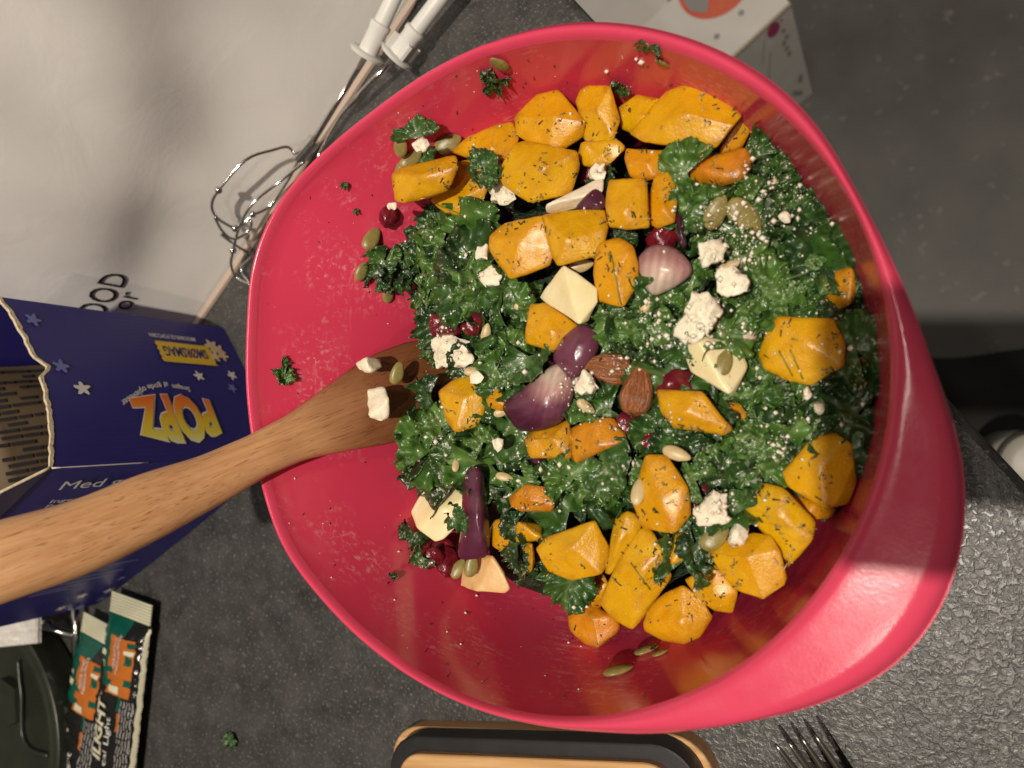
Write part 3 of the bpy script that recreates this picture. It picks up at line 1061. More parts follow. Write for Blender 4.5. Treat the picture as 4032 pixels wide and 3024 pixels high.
petal('deep red triangular leaf bit on the creamy upper piece', 'a', [(1520, 1345), (1640, 1225), (1712, 1290), (1700, 1352), (1600, 1362)], (1520, 900), 20, 3, 3, lines=3, pale_r=60, dark=0.10)

# ---------------------------------------------------------------- feta
FE = 'feta crumbs in the salad'


def feta(label, t, x, y, s, up=12, stretch=1.0, rot=0.0, where=None, sy=None, depth=None, lump=True):
    rnd = random.Random(int(x * 31 + y * 17))
    s *= 1.28
    up += 3
    px, py = T(t, x, y)
    pts = []
    k = 8
    for i in range(k):
        a = 2 * math.pi * i / k
        rr = s * rnd.uniform(0.62, 1.2)
        u, v = rr * math.cos(a) * stretch, rr * math.sin(a)
        uu = u * math.cos(rot) - v * math.sin(rot); vv_ = u * math.sin(rot) + v * math.cos(rot)
        pts.append((px + uu, py + vv_))
    pts.append((px + s * 0.2, py - s * 0.1, s * 0.045))
    pts.append((px - s * 0.3, py + s * 0.2, s * 0.035))
    return chunk('feta_crumb', label, 'feta', 'p', pts, up, depth=depth or max(3, s * 0.11), mt='feta', group=FE, bev=0.3, amp=1.5 if s > 30 else 0.8, sc=330, tilt=(0, 0), cuts=3 if s > 40 else 2, cover=s > 35, where=where, ridge=False)


def cube_feta(label, t, pts, up, **kw):
    return chunk('feta_crumb', label, 'feta', t, pts, up, mt='feta', group=FE, bev=1.4, amp=0.6, sc=240, **kw)


feta('big white feta lump right of centre above the pale yellow wedge', 'F', 1528, 672, 72, 14, 0.8)
feta('crumbly feta patch left of the big lump, spread on kale', 'F', 1497, 712, 48, 12, 1.2, 0.4)
feta('white feta piece right of the pale onion chunk', 'F', 1538, 545, 55, 14, 0.85, 0.6)
feta('feta crumb pair on kale above the big lump', 'F', 1582, 607, 44, 13, 1.3)
feta('feta smear topped with cranberries beside the spoon tip', 'F', 968, 755, 66, 12, 1.1, 0.5)
feta('small feta lump right of the spoon tip smear', 'F', 1000, 775, 36, 14)
feta('triangular feta piece left of the almonds', 'F', 1268, 828, 44, 14, 0.8, 0.4)
feta('feta piece over green seeds in the lower right squash', 'F', 1540, 1100, 60, 14, 0.9)
feta('pinkish feta piece above the wide lower cube', 'F', 1590, 1160, 42, 13, 0.9)
feta('feta crumbs under the cube with the green line', 'F', 1085, 420, 44, 11, 1.1, 0.3)
feta('small feta crumb left of the rounded squash cube', 'F', 1040, 545, 28, 12, 0.8)
feta('feta crumb above the frilly stemmed kale', 'F', 1062, 598, 34, 13, 1.2)
feta('small round feta crumb on the right kale', 'F', 1695, 467, 22, 15)
feta('feta crumb in the shaded kale right of the orange slab', 'F', 1742, 850, 24, 13, 0.8)
feta('pale feta crumb below the shaded kale crumb', 'F', 1768, 882, 24, 12)
feta('feta bit among seeds at the upper left edge', 'F', 912, 312, 30, 13, 0.8)
feta('tiny feta crumb at the left end of the leftmost slice', 'F', 848, 446, 14, 10)
feta('feta fleck on the lower middle kale', 'F', 1075, 962, 22, 14)
feta('feta crumb by the curved squash ring piece', 'F', 1028, 815, 22, 14)
feta('feta crumb left of the soft kale on the upper right', 'F', 1288, 372, 28, 8)
cube_feta('white feta block lying on the wooden spoon', 'F', [(793, 842), (830, 833), (842, 860), (840, 905), (822, 911), (797, 903)], 0, where=0.116, depth=11)
cube_feta('feta nugget at the upper edge of the spoon', 'F', [(767, 785), (790, 770), (820, 775), (827, 792), (800, 808), (778, 800)], 0, where=0.119, depth=11)


# ---------------------------------------------------------------- kale
def kale_mesh(seed, kind='frill'):
    rnd = random.Random(seed)
    R = 0.018
    nu, nt = 15, 100
    fan = rnd.uniform(1.25, 1.9) * math.pi if kind == 'frill' else rnd.uniform(1.0, 1.4) * math.pi
    k1 = rnd.choice((10, 11, 12, 13)); ph = rnd.uniform(0, 6.28); ph2 = rnd.uniform(0, 6.28)
    amp = rnd.uniform(0.22, 0.32) if kind == 'frill' else rnd.uniform(0.08, 0.13)
    crm = 0.34 if kind == 'frill' else 0.22
    s = Vector((seed * 2.3, seed * 0.7, 0))
    cup = rnd.uniform(-0.10, 0.30)
    top, ve = [], []
    for i in range(nu):
        u = (i / (nu - 1)) ** 0.8
        for j in range(nt):
            th = fan * (j / (nt - 1) - 0.5)
            lob = 1 + 0.30 * noise.noise(Vector((th * 1.1, seed, 0))) + 0.16 * noise.noise(Vector((th * 3.2, seed, 3)))
            teeth = 0.10 * u ** 8 * noise.noise(Vector((th * 9, seed, 9))) + 0.05 * u ** 10 * noise.noise(Vector((th * 22, seed, 5)))
            rr = R * u * (lob + teeth)
            w = amp * R * u ** 5
            wob = 2.2 * noise.noise(Vector((th * 1.7, u * 2, seed)))
            f1 = math.sin(k1 * th + ph + wob) * (0.7 + 0.6 * noise.noise(Vector((th * 2.3, 0, seed + 4))))
            f2 = math.sin(2.1 * k1 * th + ph2 + 2 * u)
            z = w * (f1 + 0.4 * f2) + cup * R * u * u
            th2 = th + 0.30 * u ** 5 * (amp / 0.25) * math.cos(k1 * th + ph + wob) / k1 * 2.4
            p = Vector((rr * math.cos(th2), rr * math.sin(th2), z))
            q0_ = Vector((p.x, p.y, 0)) * 85 + s
            p.z += crm * R * (noise.noise(q0_) + 0.45 * noise.noise(q0_ * 2.3)) * min(1, u * 2.5)
            p.x -= R * 0.15
            p += Vector((noise.noise(p * 320 + s), noise.noise(p * 320 + s + Vector((7, 0, 0))), noise.noise(p * 260 + s))) * 0.0007 * u
            top.append(p)
            a = abs(th)
            vn = max(0, 1 - a * u * 9) * (1 - u * 0.6)
            for c in (-1.1, -0.62, 0.62, 1.1):
                vn = max(vn, 0.7 * max(0, 1 - abs(th - c * (0.6 + 0.4 * u)) * u * 16) * (1 - 0.8 * u))
            ve.append(min(1, vn * (1 if u > 0.04 else 0.6)))
    faces = []
    for i in range(nu - 1):
        for j in range(nt - 1):
            faces.append((i * nt + j, (i + 1) * nt + j, (i + 1) * nt + j + 1, i * nt + j + 1))
    me = pydata('kale_leaf', top, faces)
    bm = bmesh.new(); bm.from_mesh(me); bm.normal_update()
    nrm = [v.normal.copy() for v in bm.verts]
    bm.free()
    n0 = len(top)
    verts = top + [p - nn * 0.00045 for p, nn in zip(top, nrm)]
    f2 = faces + [tuple(n0 + q for q in reversed(f)) for f in faces]
    ring = [(nu - 1) * nt + j for j in range(nt)]
    for a, b in zip(ring, ring[1:]):
        f2.append((a, n0 + a, n0 + b, b))
    for col in (0, nt - 1):
        for i in range(nu - 1):
            a, b = i * nt + col, (i + 1) * nt + col
            f2.append((a, b, n0 + b, n0 + a))
    bpy.data.meshes.remove(me)
    me = pydata('kale_leaf', verts, f2)
    at2 = me.attributes.new('vein', 'FLOAT', 'POINT')
    at2.data.foreach_set('value', ve + ve)
    return me


KM = {}
for tone in ('kale', 'kale_light', 'kale_dark'):
    for k in range(9):
        if tone == 'kale':
            me = kale_mesh(k + 1)
        else:
            me = KM[('kale', k)].copy(); me.materials.clear()
        me.materials.append(M[tone])
        KM[(tone, k)] = me
for k in range(3):
    me = kale_mesh(31 + k, 'flat'); me.materials.append(M['kale'])
    KM[('flat', k)] = me
KALE = []


def leaf(px, py, size=1.0, up=5, tone=None, rot=None, tilt=0.95, k=None, where=None, nrm=None, flat=False):
    tone = tone or random.choices(('kale', 'kale_light', 'kale_dark'), (0.46, 0.34, 0.20))[0]
    key = ('flat', random.randrange(3)) if flat else (tone, random.randrange(9) if k is None else k)
    o = bpy.data.objects.new('kale_leaf', KM[key])
    COL.objects.link(o)
    p = heap(px, py, up / 1000) if where is None else where
    if where is None:       # keep the leaf inside the bowl
        q = p - BC
        rad = math.hypot(q.x, q.y)
        wr_ = wall_r(p.z, math.degrees(math.atan2(q.y, q.x)))
        size = min(size, max(0.5, (wr_ - rad) / 0.012))
        lim = wr_ - 0.0095 * size
        if rad > lim:
            p = Vector((BC.x + q.x * lim / rad, BC.y + q.y * lim / rad, p.z))
    o.location = p
    rz = random.uniform(0, 6.283) if rot is None else rot
    base = (CAM - p).normalized() * 0.55 + Vector((0, 0, 0.6)) if nrm is None else nrm
    base = (base.normalized() + Vector((random.uniform(-1, 1), random.uniform(-1, 1), 0)) * tilt * 0.6).normalized()
    q = base.to_track_quat('Z', 'X') @ Matrix.Rotation(rz, 3, 'Z').to_quaternion()
    o.rotation_mode = 'QUATERNION'
    o.rotation_quaternion = q
    s = size * random.uniform(0.85, 1.15)
    o.scale = (s, s * random.uniform(0.8, 1.15), s * random.uniform(0.85, 1.2))
    KALE.append((o, px, py, size, tone if not flat else 'flat'))
    OCC.append(o)
    return o


S = 1.8228
KA = [(845, 450), (1060, 440), (1075, 600), (1165, 665), (1150, 745), (1190, 770), (1090, 860), (1040, 830), (945, 820), (915, 760), (950, 735), (885, 665), (900, 610), (805, 600), (790, 575), (850, 500)]
KB = [(1450, 400), (1470, 360), (1500, 410), (1590, 400), (1600, 300), (1660, 290), (1730, 345), (1810, 480), (1845, 620), (1850, 690), (1880, 700), (1880, 940), (1800, 920), (1690, 1000), (1620, 1070), (1490, 1070), (1490, 960), (1580, 930), (1600, 880), (1440, 840), (1410, 760), (1310, 740), (1300, 660), (1400, 645), (1500, 570), (1500, 500)]
KC = [(905, 915), (950, 845), (1090, 900), (1140, 950), (1160, 990), (1240, 1000), (1390, 960), (1395, 1000), (1365, 1100), (1210, 1110), (1060, 1100), (1050, 1040), (960, 1030), (895, 985)]
KD = [(1225, 840), (1330, 850), (1340, 930), (1230, 920)]
KE = [(1400, 850), (1440, 850), (1490, 950), (1480, 985), (1390, 960)]
KF = [(1290, 670), (1440, 640), (1470, 760), (1420, 800), (1330, 750)]


def covered(x, y):
    for c, m_ in COVER:
        cx, cy = sum(p[0] for p in c) / len(c), sum(p[1] for p in c) / len(c)
        k = 1.22 if m_.startswith('squash') else 1.12
        if inside(cx + (x - cx) / k, cy + (y - cy) / k, c):
            return True
    return False


def scatter(poly, step, size, up, tries=0, tone=None):
    poly = [(x * S, y * S) for x, y in poly]
    x0 = min(p[0] for p in poly); x1 = max(p[0] for p in poly)
    y0 = min(p[1] for p in poly); y1 = max(p[1] for p in poly)
    y = y0; row = 0
    while y < y1:
        x = x0 + (row % 2) * step / 2
        while x < x1:
            xx = x + random.uniform(-0.35, 0.35) * step; yy = y + random.uniform(-0.35, 0.35) * step
            if inside(xx, yy, poly) and not covered(xx, yy):
                leaf(xx, yy, size * random.uniform(0.75, 1.2), up + random.uniform(-3, 4), tone)
            x += step
        y += step * 0.87; row += 1


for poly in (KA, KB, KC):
    scatter(poly, 150, 1.25, -2, tone='kale_dark')  # lowest leaves in the darker tone, painting shade into the gaps
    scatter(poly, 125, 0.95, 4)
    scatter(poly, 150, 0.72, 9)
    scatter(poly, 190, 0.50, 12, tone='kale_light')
for poly in (KD, KE, KF):
    scatter(poly, 85, 0.72, 7)
# single leaves told apart in the photograph
for (x, y, s_, up, tone, fl) in (
        (1050, 355, 0.40, 25, 'kale', 0), (1052, 382, 0.36, 25, 'kale', 0), (897, 283, 0.75, 12, 'kale_dark', 1), (905, 345, 0.6, 8, 'kale', 0),
        (1108, 1140, 0.45, 12, 'kale_dark', 0), (1112, 1175, 0.5, 12, 'kale_dark', 0), (1118, 1205, 0.5, 10, 'kale_dark', 0), (1135, 1235, 0.42, 8, 'kale_dark', 0),
        (1232, 1262, 0.6, 12, 'kale', 0), (1180, 1230, 0.42, 4, 'kale_dark', 0), (1478, 1200, 0.72, 14, 'kale', 0), (1500, 1185, 0.5, 14, 'kale_dark', 0),
        (1598, 1098, 0.55, 16, 'kale_light', 1), (1470, 1150, 0.5, 10, 'kale', 0), (908, 1210, 0.4, 3, 'kale', 0), (890, 1160, 0.42, 6, 'kale_dark', 0), (893, 1050, 0.55, 6, 'kale_dark', 0), (900, 1000, 0.5, 6, 'kale', 0),
        (985, 1120, 0.42, 20, 'kale', 0), (880, 875, 0.45, 9, 'kale', 0), (860, 880, 0.4, 12, 'kale', 0), (925, 860, 0.6, 9, 'kale_dark', 0), (1690, 895, 1.0, 9, 'kale_dark', 0), (1740, 905, 0.9, 8, 'kale', 0), (1870, 860, 0.8, 6, 'kale_dark', 0), (1870, 760, 0.8, 8, 'kale_dark', 0), (1820, 520, 0.8, 10, 'kale', 0), (1850, 560, 0.7, 8, 'kale_dark', 0),
        (1855, 700, 0.8, 6, 'kale', 0), (1075, 640, 0.85, 14, 'kale_light', 1), (1140, 780, 0.7, 12, 'kale_light', 1), (1260, 870, 0.62, 12, 'kale_light', 0), (1225, 415, 0.45, 10, 'kale', 0), (1300, 390, 0.4, 8, 'kale_dark', 0), (1345, 520, 0.45, 6, 'kale_dark', 0),
        (1330, 655, 0.6, 10, 'kale', 0), (1540, 880, 0.6, 14, 'kale_dark', 0), (1500, 1040, 0.6, 10, 'kale', 0), (1410, 935, 0.55, 8, 'kale', 0), (1790, 1140, 0.35, 2, 'kale_dark', 1),
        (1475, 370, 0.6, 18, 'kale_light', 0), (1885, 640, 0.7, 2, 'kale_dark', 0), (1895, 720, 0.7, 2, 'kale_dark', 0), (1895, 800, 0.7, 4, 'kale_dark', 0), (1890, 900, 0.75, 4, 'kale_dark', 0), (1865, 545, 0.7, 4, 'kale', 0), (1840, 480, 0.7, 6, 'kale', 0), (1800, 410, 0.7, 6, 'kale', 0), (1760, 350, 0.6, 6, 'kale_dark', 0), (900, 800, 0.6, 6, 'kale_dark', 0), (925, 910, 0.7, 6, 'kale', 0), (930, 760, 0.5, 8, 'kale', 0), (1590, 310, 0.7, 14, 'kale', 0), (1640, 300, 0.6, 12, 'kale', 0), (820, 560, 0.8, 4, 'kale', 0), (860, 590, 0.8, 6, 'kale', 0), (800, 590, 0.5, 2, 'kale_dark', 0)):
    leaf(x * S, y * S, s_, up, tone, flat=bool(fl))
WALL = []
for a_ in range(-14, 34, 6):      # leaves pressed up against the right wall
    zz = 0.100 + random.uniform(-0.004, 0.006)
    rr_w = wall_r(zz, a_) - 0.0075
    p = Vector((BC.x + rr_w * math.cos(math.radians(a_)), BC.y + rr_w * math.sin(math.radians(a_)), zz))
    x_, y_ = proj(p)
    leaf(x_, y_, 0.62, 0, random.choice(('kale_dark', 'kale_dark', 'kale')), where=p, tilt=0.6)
for (x, y, s_, tone) in ((1068, 165, 0.42, 'kale_dark'), (1062, 185, 0.3, 'kale_dark'), (608, 795, 0.36, 'kale'), (612, 815, 0.32, 'kale_light'), (1403, 90, 0.34, 'kale'), (1337, 181, 0.36, 'kale'), (845, 1252, 0.18, 'kale_dark'), (1415, 1407, 0.14, 'kale_dark'), (768, 455, 0.15, 'kale'), (742, 397, 0.14, 'kale')):
    p, nn = bowl_hit(x * S, y * S)
    leaf(x * S, y * S, s_ * 0.75, 0, tone, where=p + nn * 0.0018, nrm=nn, tilt=0.25)
leaf(905, 2915, 0.36, 0, 'kale', where=at(905, 2915, 0.003), nrm=Vector((0, 0, 1)), tilt=0.2)

# ---------------------------------------------------------------- seeds, nuts, berries
def blob_mesh(name, a, b, c, taper=0.0, wr=0.0, sc=200, seed=1, ns=18, nr_=10, rim=0.0):
    V, Fc = [], []
    for i in range(nr_ + 1):
        ph = math.pi * i / nr_
        for k in range(ns):
            th = 2 * math.pi * k / ns
            z = -math.cos(ph)
            rr = math.sin(ph) * (1 - taper * z)
            p = Vector((a * z, b * rr * math.cos(th), c * rr * math.sin(th)))
            if rim and abs(math.sin(th)) < 0.35:
                p.z *= 0.6
            V.append(p)
    for i in range(nr_):
        for k in range(ns):
            Fc.append((i * ns + k, i * ns + (k + 1) % ns, (i + 1) * ns + (k + 1) % ns, (i + 1) * ns + k))
    me = pydata(name, V, Fc)
    bm = bmesh.new(); bm.from_mesh(me)
    bmesh.ops.remove_doubles(bm, verts=bm.verts, dist=1e-6)
    if wr:
        noise_disp(bm, wr, sc, seed)
    bmesh.ops.recalc_face_normals(bm, faces=bm.faces)
    bm.to_mesh(me); bm.free()
    me.shade_smooth()
    return me


SEED = [blob_mesh('pumpkin_seed', 0.0072, 0.0042, 0.0017, 0.22, 0.0003, 250, k, rim=1) for k in range(3)]
SEEDP = [blob_mesh('sunflower_seed', 0.0058, 0.0028, 0.0016, 0.25, 0.0002, 250, k) for k in range(2)]
for me in SEED:
    me.materials.append(M['seed'])
for me in SEEDP:
    me.materials.append(M['seed_pale'])
CRAN = [blob_mesh('cranberry', 0.0068, 0.0052, 0.0038, 0.1, 0.0016, 260, k + 3, 22, 14) for k in range(3)]
for me in CRAN:
    me.materials.append(M['cranberry'])


def put(name, me, px, py, label, cat, group, up=10, ang=0.0, scale=1.0, wall=False, tilt=0.3, where=None):
    o = bpy.data.objects.new(name, me)
    COL.objects.link(o)
    if wall:
        p, nn = bowl_hit(px, py)
        p = p + nn * 0.0014 * scale
    else:
        p = heap(px, py, (up - 2.5) / 1000) if where is None else where
        nn = ((CAM - p).normalized() + Vector((random.uniform(-1, 1), random.uniform(-1, 1), 0)) * tilt).normalized()
    # long axis along the photo direction ang (degrees, 0 = right, 90 = up)
    d = ROT @ Vector((math.cos(math.radians(ang)), math.sin(math.radians(ang)), 0))
    x = (d - nn * d.dot(nn)).normalized()
    y = nn.cross(x)
    o.matrix_world = Matrix.Translation(p) @ Matrix((x, y, nn)).transposed().to_4x4() @ Matrix.Scale(scale * {'pumpkin_seed': 0.82, 'sunflower_seed': 0.66, 'cranberry': 0.80, 'almond': 0.80}.get(name, 1), 4)
    tag(o, label, cat, group)
    OCC.append(o)
    return o


PS = 'pumpkin seeds in the bowl'
for (x, y, ang, sc_, up, wall, lab) in (
        (1078, 133, 100, 0.85, 0, 1, 'round pumpkin seed stuck high on the far bowl wall'),
        (968, 310, 25, 1.15, 9, 0, 'plump pumpkin seed left of the hidden orange squash piece'),
        (865, 315, 80, 0.9, 3, 0, 'pumpkin seed at the left end of the small dark leaf'),
        (888, 345, 40, 1.0, 4, 0, 'pumpkin seed below the feta bit at the upper left edge'),
        (868, 365, 70, 0.9, 3, 0, 'lower pumpkin seed touching the leftmost squash slice'),
        (803, 515, 60, 1.1, 3, 0, 'pumpkin seed at the left edge of the upper kale'),
        (780, 585, 70, 0.9, 0, 1, 'brown pumpkin seed under the leftmost kale tip'),
        (836, 632, 100, 0.9, 0, 1, 'pumpkin seed hanging below the left kale leaf'),
        (858, 806, 75, 0.95, 0, 2, 'green pumpkin seed lying on the wooden spoon'),
        (1588, 222, -30, 0.95, 10, 0, 'left pumpkin seed of the pair right of the biggest cube'),
        (1622, 232, -50, 1.15, 12, 0, 'right pumpkin seed of the pair right of the biggest cube'),
        (1547, 458, 70, 1.15, 17, 0, 'left pumpkin seed of the big pair on the right kale'),
        (1608, 465, -40, 1.35, 17, 0, 'large right pumpkin seed of the pair on the right kale'),
        (1563, 785, 70, 0.9, 22, 0, 'dark seed stuck on the pale yellow wedge'),
        (1888, 655, -70, 1.15, 6, 0, 'pumpkin seed against the right bowl wall'),
        (1738, 640, 75, 1.1, 8, 0, 'left seed standing in the right kale by the browned squash'),
        (1755, 615, -65, 1.1, 9, 0, 'right seed standing in the right kale by the browned squash'),
        (1338, 1455, 10, 1.1, 0, 1, 'long pumpkin seed on the near bowl wall'),
        (1398, 1409, 10, 0.9, 0, 1, 'oval brown seed on the near bowl wall'),
        (1428, 1414, 25, 0.6, 0, 1, 'small seed beside the oval brown seed on the near wall'),
        (1018, 1222, 80, 0.9, 13, 0, 'green seed on the browned pale wedge'),
        (990, 1228, 60, 0.9, 6, 0, 'green seed left of the browned pale wedge'),
        (1545, 1160, 40, 1.1, 15, 0, 'seed coated in dressing beside the pinkish feta'),
        (1345, 945, 70, 1.0, 8, 0, 'seed beside the cranberry below the almonds'),
        (1432, 133, 5, 0.5, 0, 1, 'small pale seed high on the far right wall'),
        (1775, 457, 20, 1.0, 13, 0, 'dull seed sunk in the far right kale')):
    where = None
    if wall == 2:
        where = at(x * S, y * S, 0.108)
    put('pumpkin_seed', random.choice(SEED), x * S, y * S, lab, 'seed', PS, up, ang, sc_, wall == 1, 0.3, where)
SFS = 'small pale seeds in the salad'
for (x, y, ang, sc_, up, lab) in (
        (1462, 980, -20, 1.45, 17, 'pale plump seed above the smooth squash piece'),
        (1266, 878, -35, 1.1, 18, 'pale striped seed on the leaf left of the almonds'),
        (1378, 1062, 85, 1.4, 20, 'pale seed lying along the smooth squash piece'),
        (1090, 1030, -15, 1.0, 16, 'thin pale seed on the lower kale'),
        (970, 592, 20, 1.2, 12, 'brownish pale seed in the upper left kale'),
        (1050, 720, 80, 1.2, 13, 'pale seed right of the cranberries'),
        (1130, 655, 30, 1.1, 12, 'pale seed left of the pale cream cube'),
        (1025, 800, 10, 1.2, 13, 'pale seed above the curved squash ring piece'),
        (962, 992, 70, 1.3, 12, 'pale seed at the lower left kale edge'),
        (985, 1003, 80, 0.9, 14, 'small pale seed beside the lower left edge seed'),
        (918, 625, 60, 1.2, 9, 'pale seed under the left kale bunch'),
        (1255, 575, 15, 1.4, 10, 'pale seed behind the pale cream cube'),
        (1575, 575, 20, 1.1, 15, 'yellow seed below the white feta piece'),
        (1655, 335, 80, 0.8, 18, 'thin seed on the far right kale top'),
        (1395, 650, 80, 1.2, 14, 'pale nut bit below the pale onion chunk'),
        (1085, 890, 20, 1.0, 12, 'pale seed under the small orange squash bit')):
    put('sunflower_seed', random.choice(SEEDP), x * S, y * S, lab, 'seed', SFS, up, ang, sc_)
CB = 'dried cranberries in the salad'
for (x, y, ang, sc_, up, lab) in (
        (968, 698, 10, 1.45, 15, 'left dried cranberry of the pair coated in feta'),
        (1022, 700, 60, 1.0, 15, 'right smaller dried cranberry of the pair coated in feta'),
        (1462, 828, 15, 1.35, 13, 'dark cranberry above the orange squash slab'),
        (1352, 920, 70, 1.1, 12, 'cranberry below the upright almond'),
        (1402, 960, -40, 1.0, 10, 'cranberry in the kale under the orange slab'),
        (935, 1205, 30, 1.2, 5, 'left dried cranberry of the lower left cluster'),
        (965, 1215, 80, 1.4, 7, 'large dried cranberry touching the upright onion strip'),
        (958, 1185, 10, 1.2, 6, 'upper dried cranberry of the lower left cluster'),
        (838, 465, 70, 1.0, 3, 'cranberry at the left end of the upper kale'),
        (1868, 600, 60, 1.4, 2, 'dim cranberry against the right bowl wall'),
        (1508, 1070, 20, 1.2, 11, 'dark cranberry above the lower feta'),
        (1435, 510, 60, 1.3, 6, 'dark cranberry left of the dark onion ring edge'),
        (1280, 375, 30, 1.0, 2, 'dark red cranberry under the upper squash cubes')):
    put('cranberry', random.choice(CRAN), x * S, y * S, lab, 'cranberry', CB, up, ang, sc_)
AL = blob_mesh('almond', 0.0125, 0.0074, 0.0048, 0.36, 0.00035, 180, 2, 28, 18)
AL.materials.append(M['almond'])
# grain along the nut: object z of the material is the long axis
put('almond', AL, 1312 * S, 795 * S, 'brown almond lying sideways, dusted with feta', 'almond', 'almonds in the salad', 17, 172, 1.0, tilt=0.05)
put('almond', AL, 1377 * S, 842 * S, 'glossy brown almond standing upright beside the sideways one', 'almond', 'almonds in the salad', 20, 80, 1.0, tilt=0.05)

# ---------------------------------------------------------------- wooden spoon
ctr = [(-330, 1330, 0.058), (0, 1212, 0.0), (170, 1164, 0), (330, 1090, 0), (450, 1040, 0), (555, 985, 0), (640, 945, 0), (720, 910, 0), (790, 880, 0), (850, 855, 0), (905, 840, 0), (960, 825, 0), (1010, 810, 0)]
hw = [105, 95, 87, 78, 62, 52, 56, 76, 96, 108, 112, 106, 80]
dep = [0.260, 0.277, 0.291, 0.307, 0.320, 0.331, 0.339, 0.347, 0.353, 0.358, 0.364, 0.372, 0.380]
fwd = ROT @ Vector((0, 0, -1))
V, Fc, wet = [], [], []
ns = 20
cs = []
for (x, y, _), d in zip(ctr, dep):
    rr = ray(x * S, y * S)
    cs.append(CAM + rr * (d / rr.dot(fwd)))
ii = np.linspace(0, len(ctr) - 1, 60)
cs_s = [Vector([float(np.interp(t, range(len(cs)), [c[k] for c in cs])) for k in range(3)]) for t in ii]
for _ in range(3):
    cs_s = [cs_s[0]] + [(cs_s[k - 1] + cs_s[k] * 2 + cs_s[k + 1]) / 4 for k in range(1, len(cs_s) - 1)] + [cs_s[-1]]
spo = cs_s[0].copy()
xax = (cs_s[-1] - cs_s[0]).normalized()
for k, (c_, t) in enumerate(zip(cs_s, ii)):
    w = float(np.interp(t, range(len(hw)), hw)) * S / F * float(np.interp(t, range(len(dep)), dep)) * 0.93
    tn = (cs_s[min(k + 1, 59)] - cs_s[max(k - 1, 0)]).normalized()
    vw = (c_ - CAM).normalized()
    side = tn.cross(vw).normalized()
    nn = side.cross(tn).normalized()
    thick = w * float(np.interp(t, [0, 5, 6, 8, 10, 12], [0.78, 0.80, 0.66, 0.26, 0.16, 0.12]))
    for q in range(ns):
        a = 2 * math.pi * q / ns
        ca, sa = math.cos(a), math.sin(a)
        V.append(c_ + side * w * math.copysign(abs(ca) ** 0.85, ca) + nn * thick * math.copysign(abs(sa) ** 0.85, sa))
        wet.append(max(0, min(1, (t - 5.3 + 0.8 * noise.noise(V[-1] * 60)) / 3.0)))
for i in range(59):
    for q in range(ns):
        Fc.append((i * ns + q, i * ns + (q + 1) % ns, (i + 1) * ns + (q + 1) % ns, (i + 1) * ns + q))
Fc.append(tuple(range(ns - 1, -1, -1))); Fc.append(tuple(59 * ns + q for q in range(ns)))
rotm = Matrix((xax, Vector((0, 0, 1)).cross(xax).normalized(), xax.cross(Vector((0, 0, 1)).cross(xax)).normalized())).transposed()
inv = rotm.transposed()
me = pydata('wooden_spoon', [inv @ (p - spo) for p in V], Fc)
bm = bmesh.new(); bm.from_mesh(me); bmesh.ops.recalc_face_normals(bm, faces=bm.faces); bm.to_mesh(me); bm.free()
w2 = me.attributes.new('wet', 'FLOAT', 'POINT'); w2.data.foreach_set('value', wet)
spoon = link('wooden_spoon', me, M['beech'])
spoon.matrix_world = Matrix.Translation(spo) @ rotm.to_4x4()
tag(spoon, 'beech wood spoon with its handle over the rim and its blade in the salad', 'spoon')

# ---------------------------------------------------------------- white paper bag standing at the back
b0 = at(1550, 110, 0); b1 = at(775, 1265, 0)
bu = (b0 - b1).normalized()                     # along the bottom edge, towards the top of the photo
bn = Vector((bu.y, -bu.x, 0))                   # outward, towards the bowl
if bn.x < 0:
    bn = -bn
up_ = (Vector((0, 0, 1)) - bn * 0.10).normalized()      # face leans back a little
bl0 = b1 - bu * 0.32
bag = thing('paper_bag', 'large white paper bag standing behind the beaters and popcorn box', 'bag', tuple((b0 + b1) / 2))
nx, nz = 90, 56
LEN, HT = 0.62, 0.36


def bag_pt(u, v):
    p = bl0 + bu * (u * LEN) + up_ * (v * HT)
    q = Vector((u * LEN, v * HT, 0))
    d = 0.0
    d += 0.011 * noise.noise(q * 7 + Vector((3.3, 1.1, 0))) * min(1, v * 2.5)
    d += 0.003 * noise.noise(Vector((q.x * 30, q.y * 10, 4.0))) * min(1, v * 3)
    # the two soft folds the photograph shows
    for (px_, py_, ang, ln, wd, am) in BAGF:
        dx, dy = q.x - px_, q.y - py_
        a = dx * math.cos(ang) + dy * math.sin(ang); b = -dx * math.sin(ang) + dy * math.cos(ang)
        d += am * math.exp(-(a / ln) ** 2) * math.tanh(b / wd) * math.exp(-(b / (wd * 3)) ** 2)
    return p + bn * d


def bag_uv(px, py):
    p = on_plane(px, py, b1, bn.cross(bu).cross(bu).normalized() if False else up_.cross(bu).normalized())
    return (p - bl0).dot(bu), (p - bl0).dot(up_)


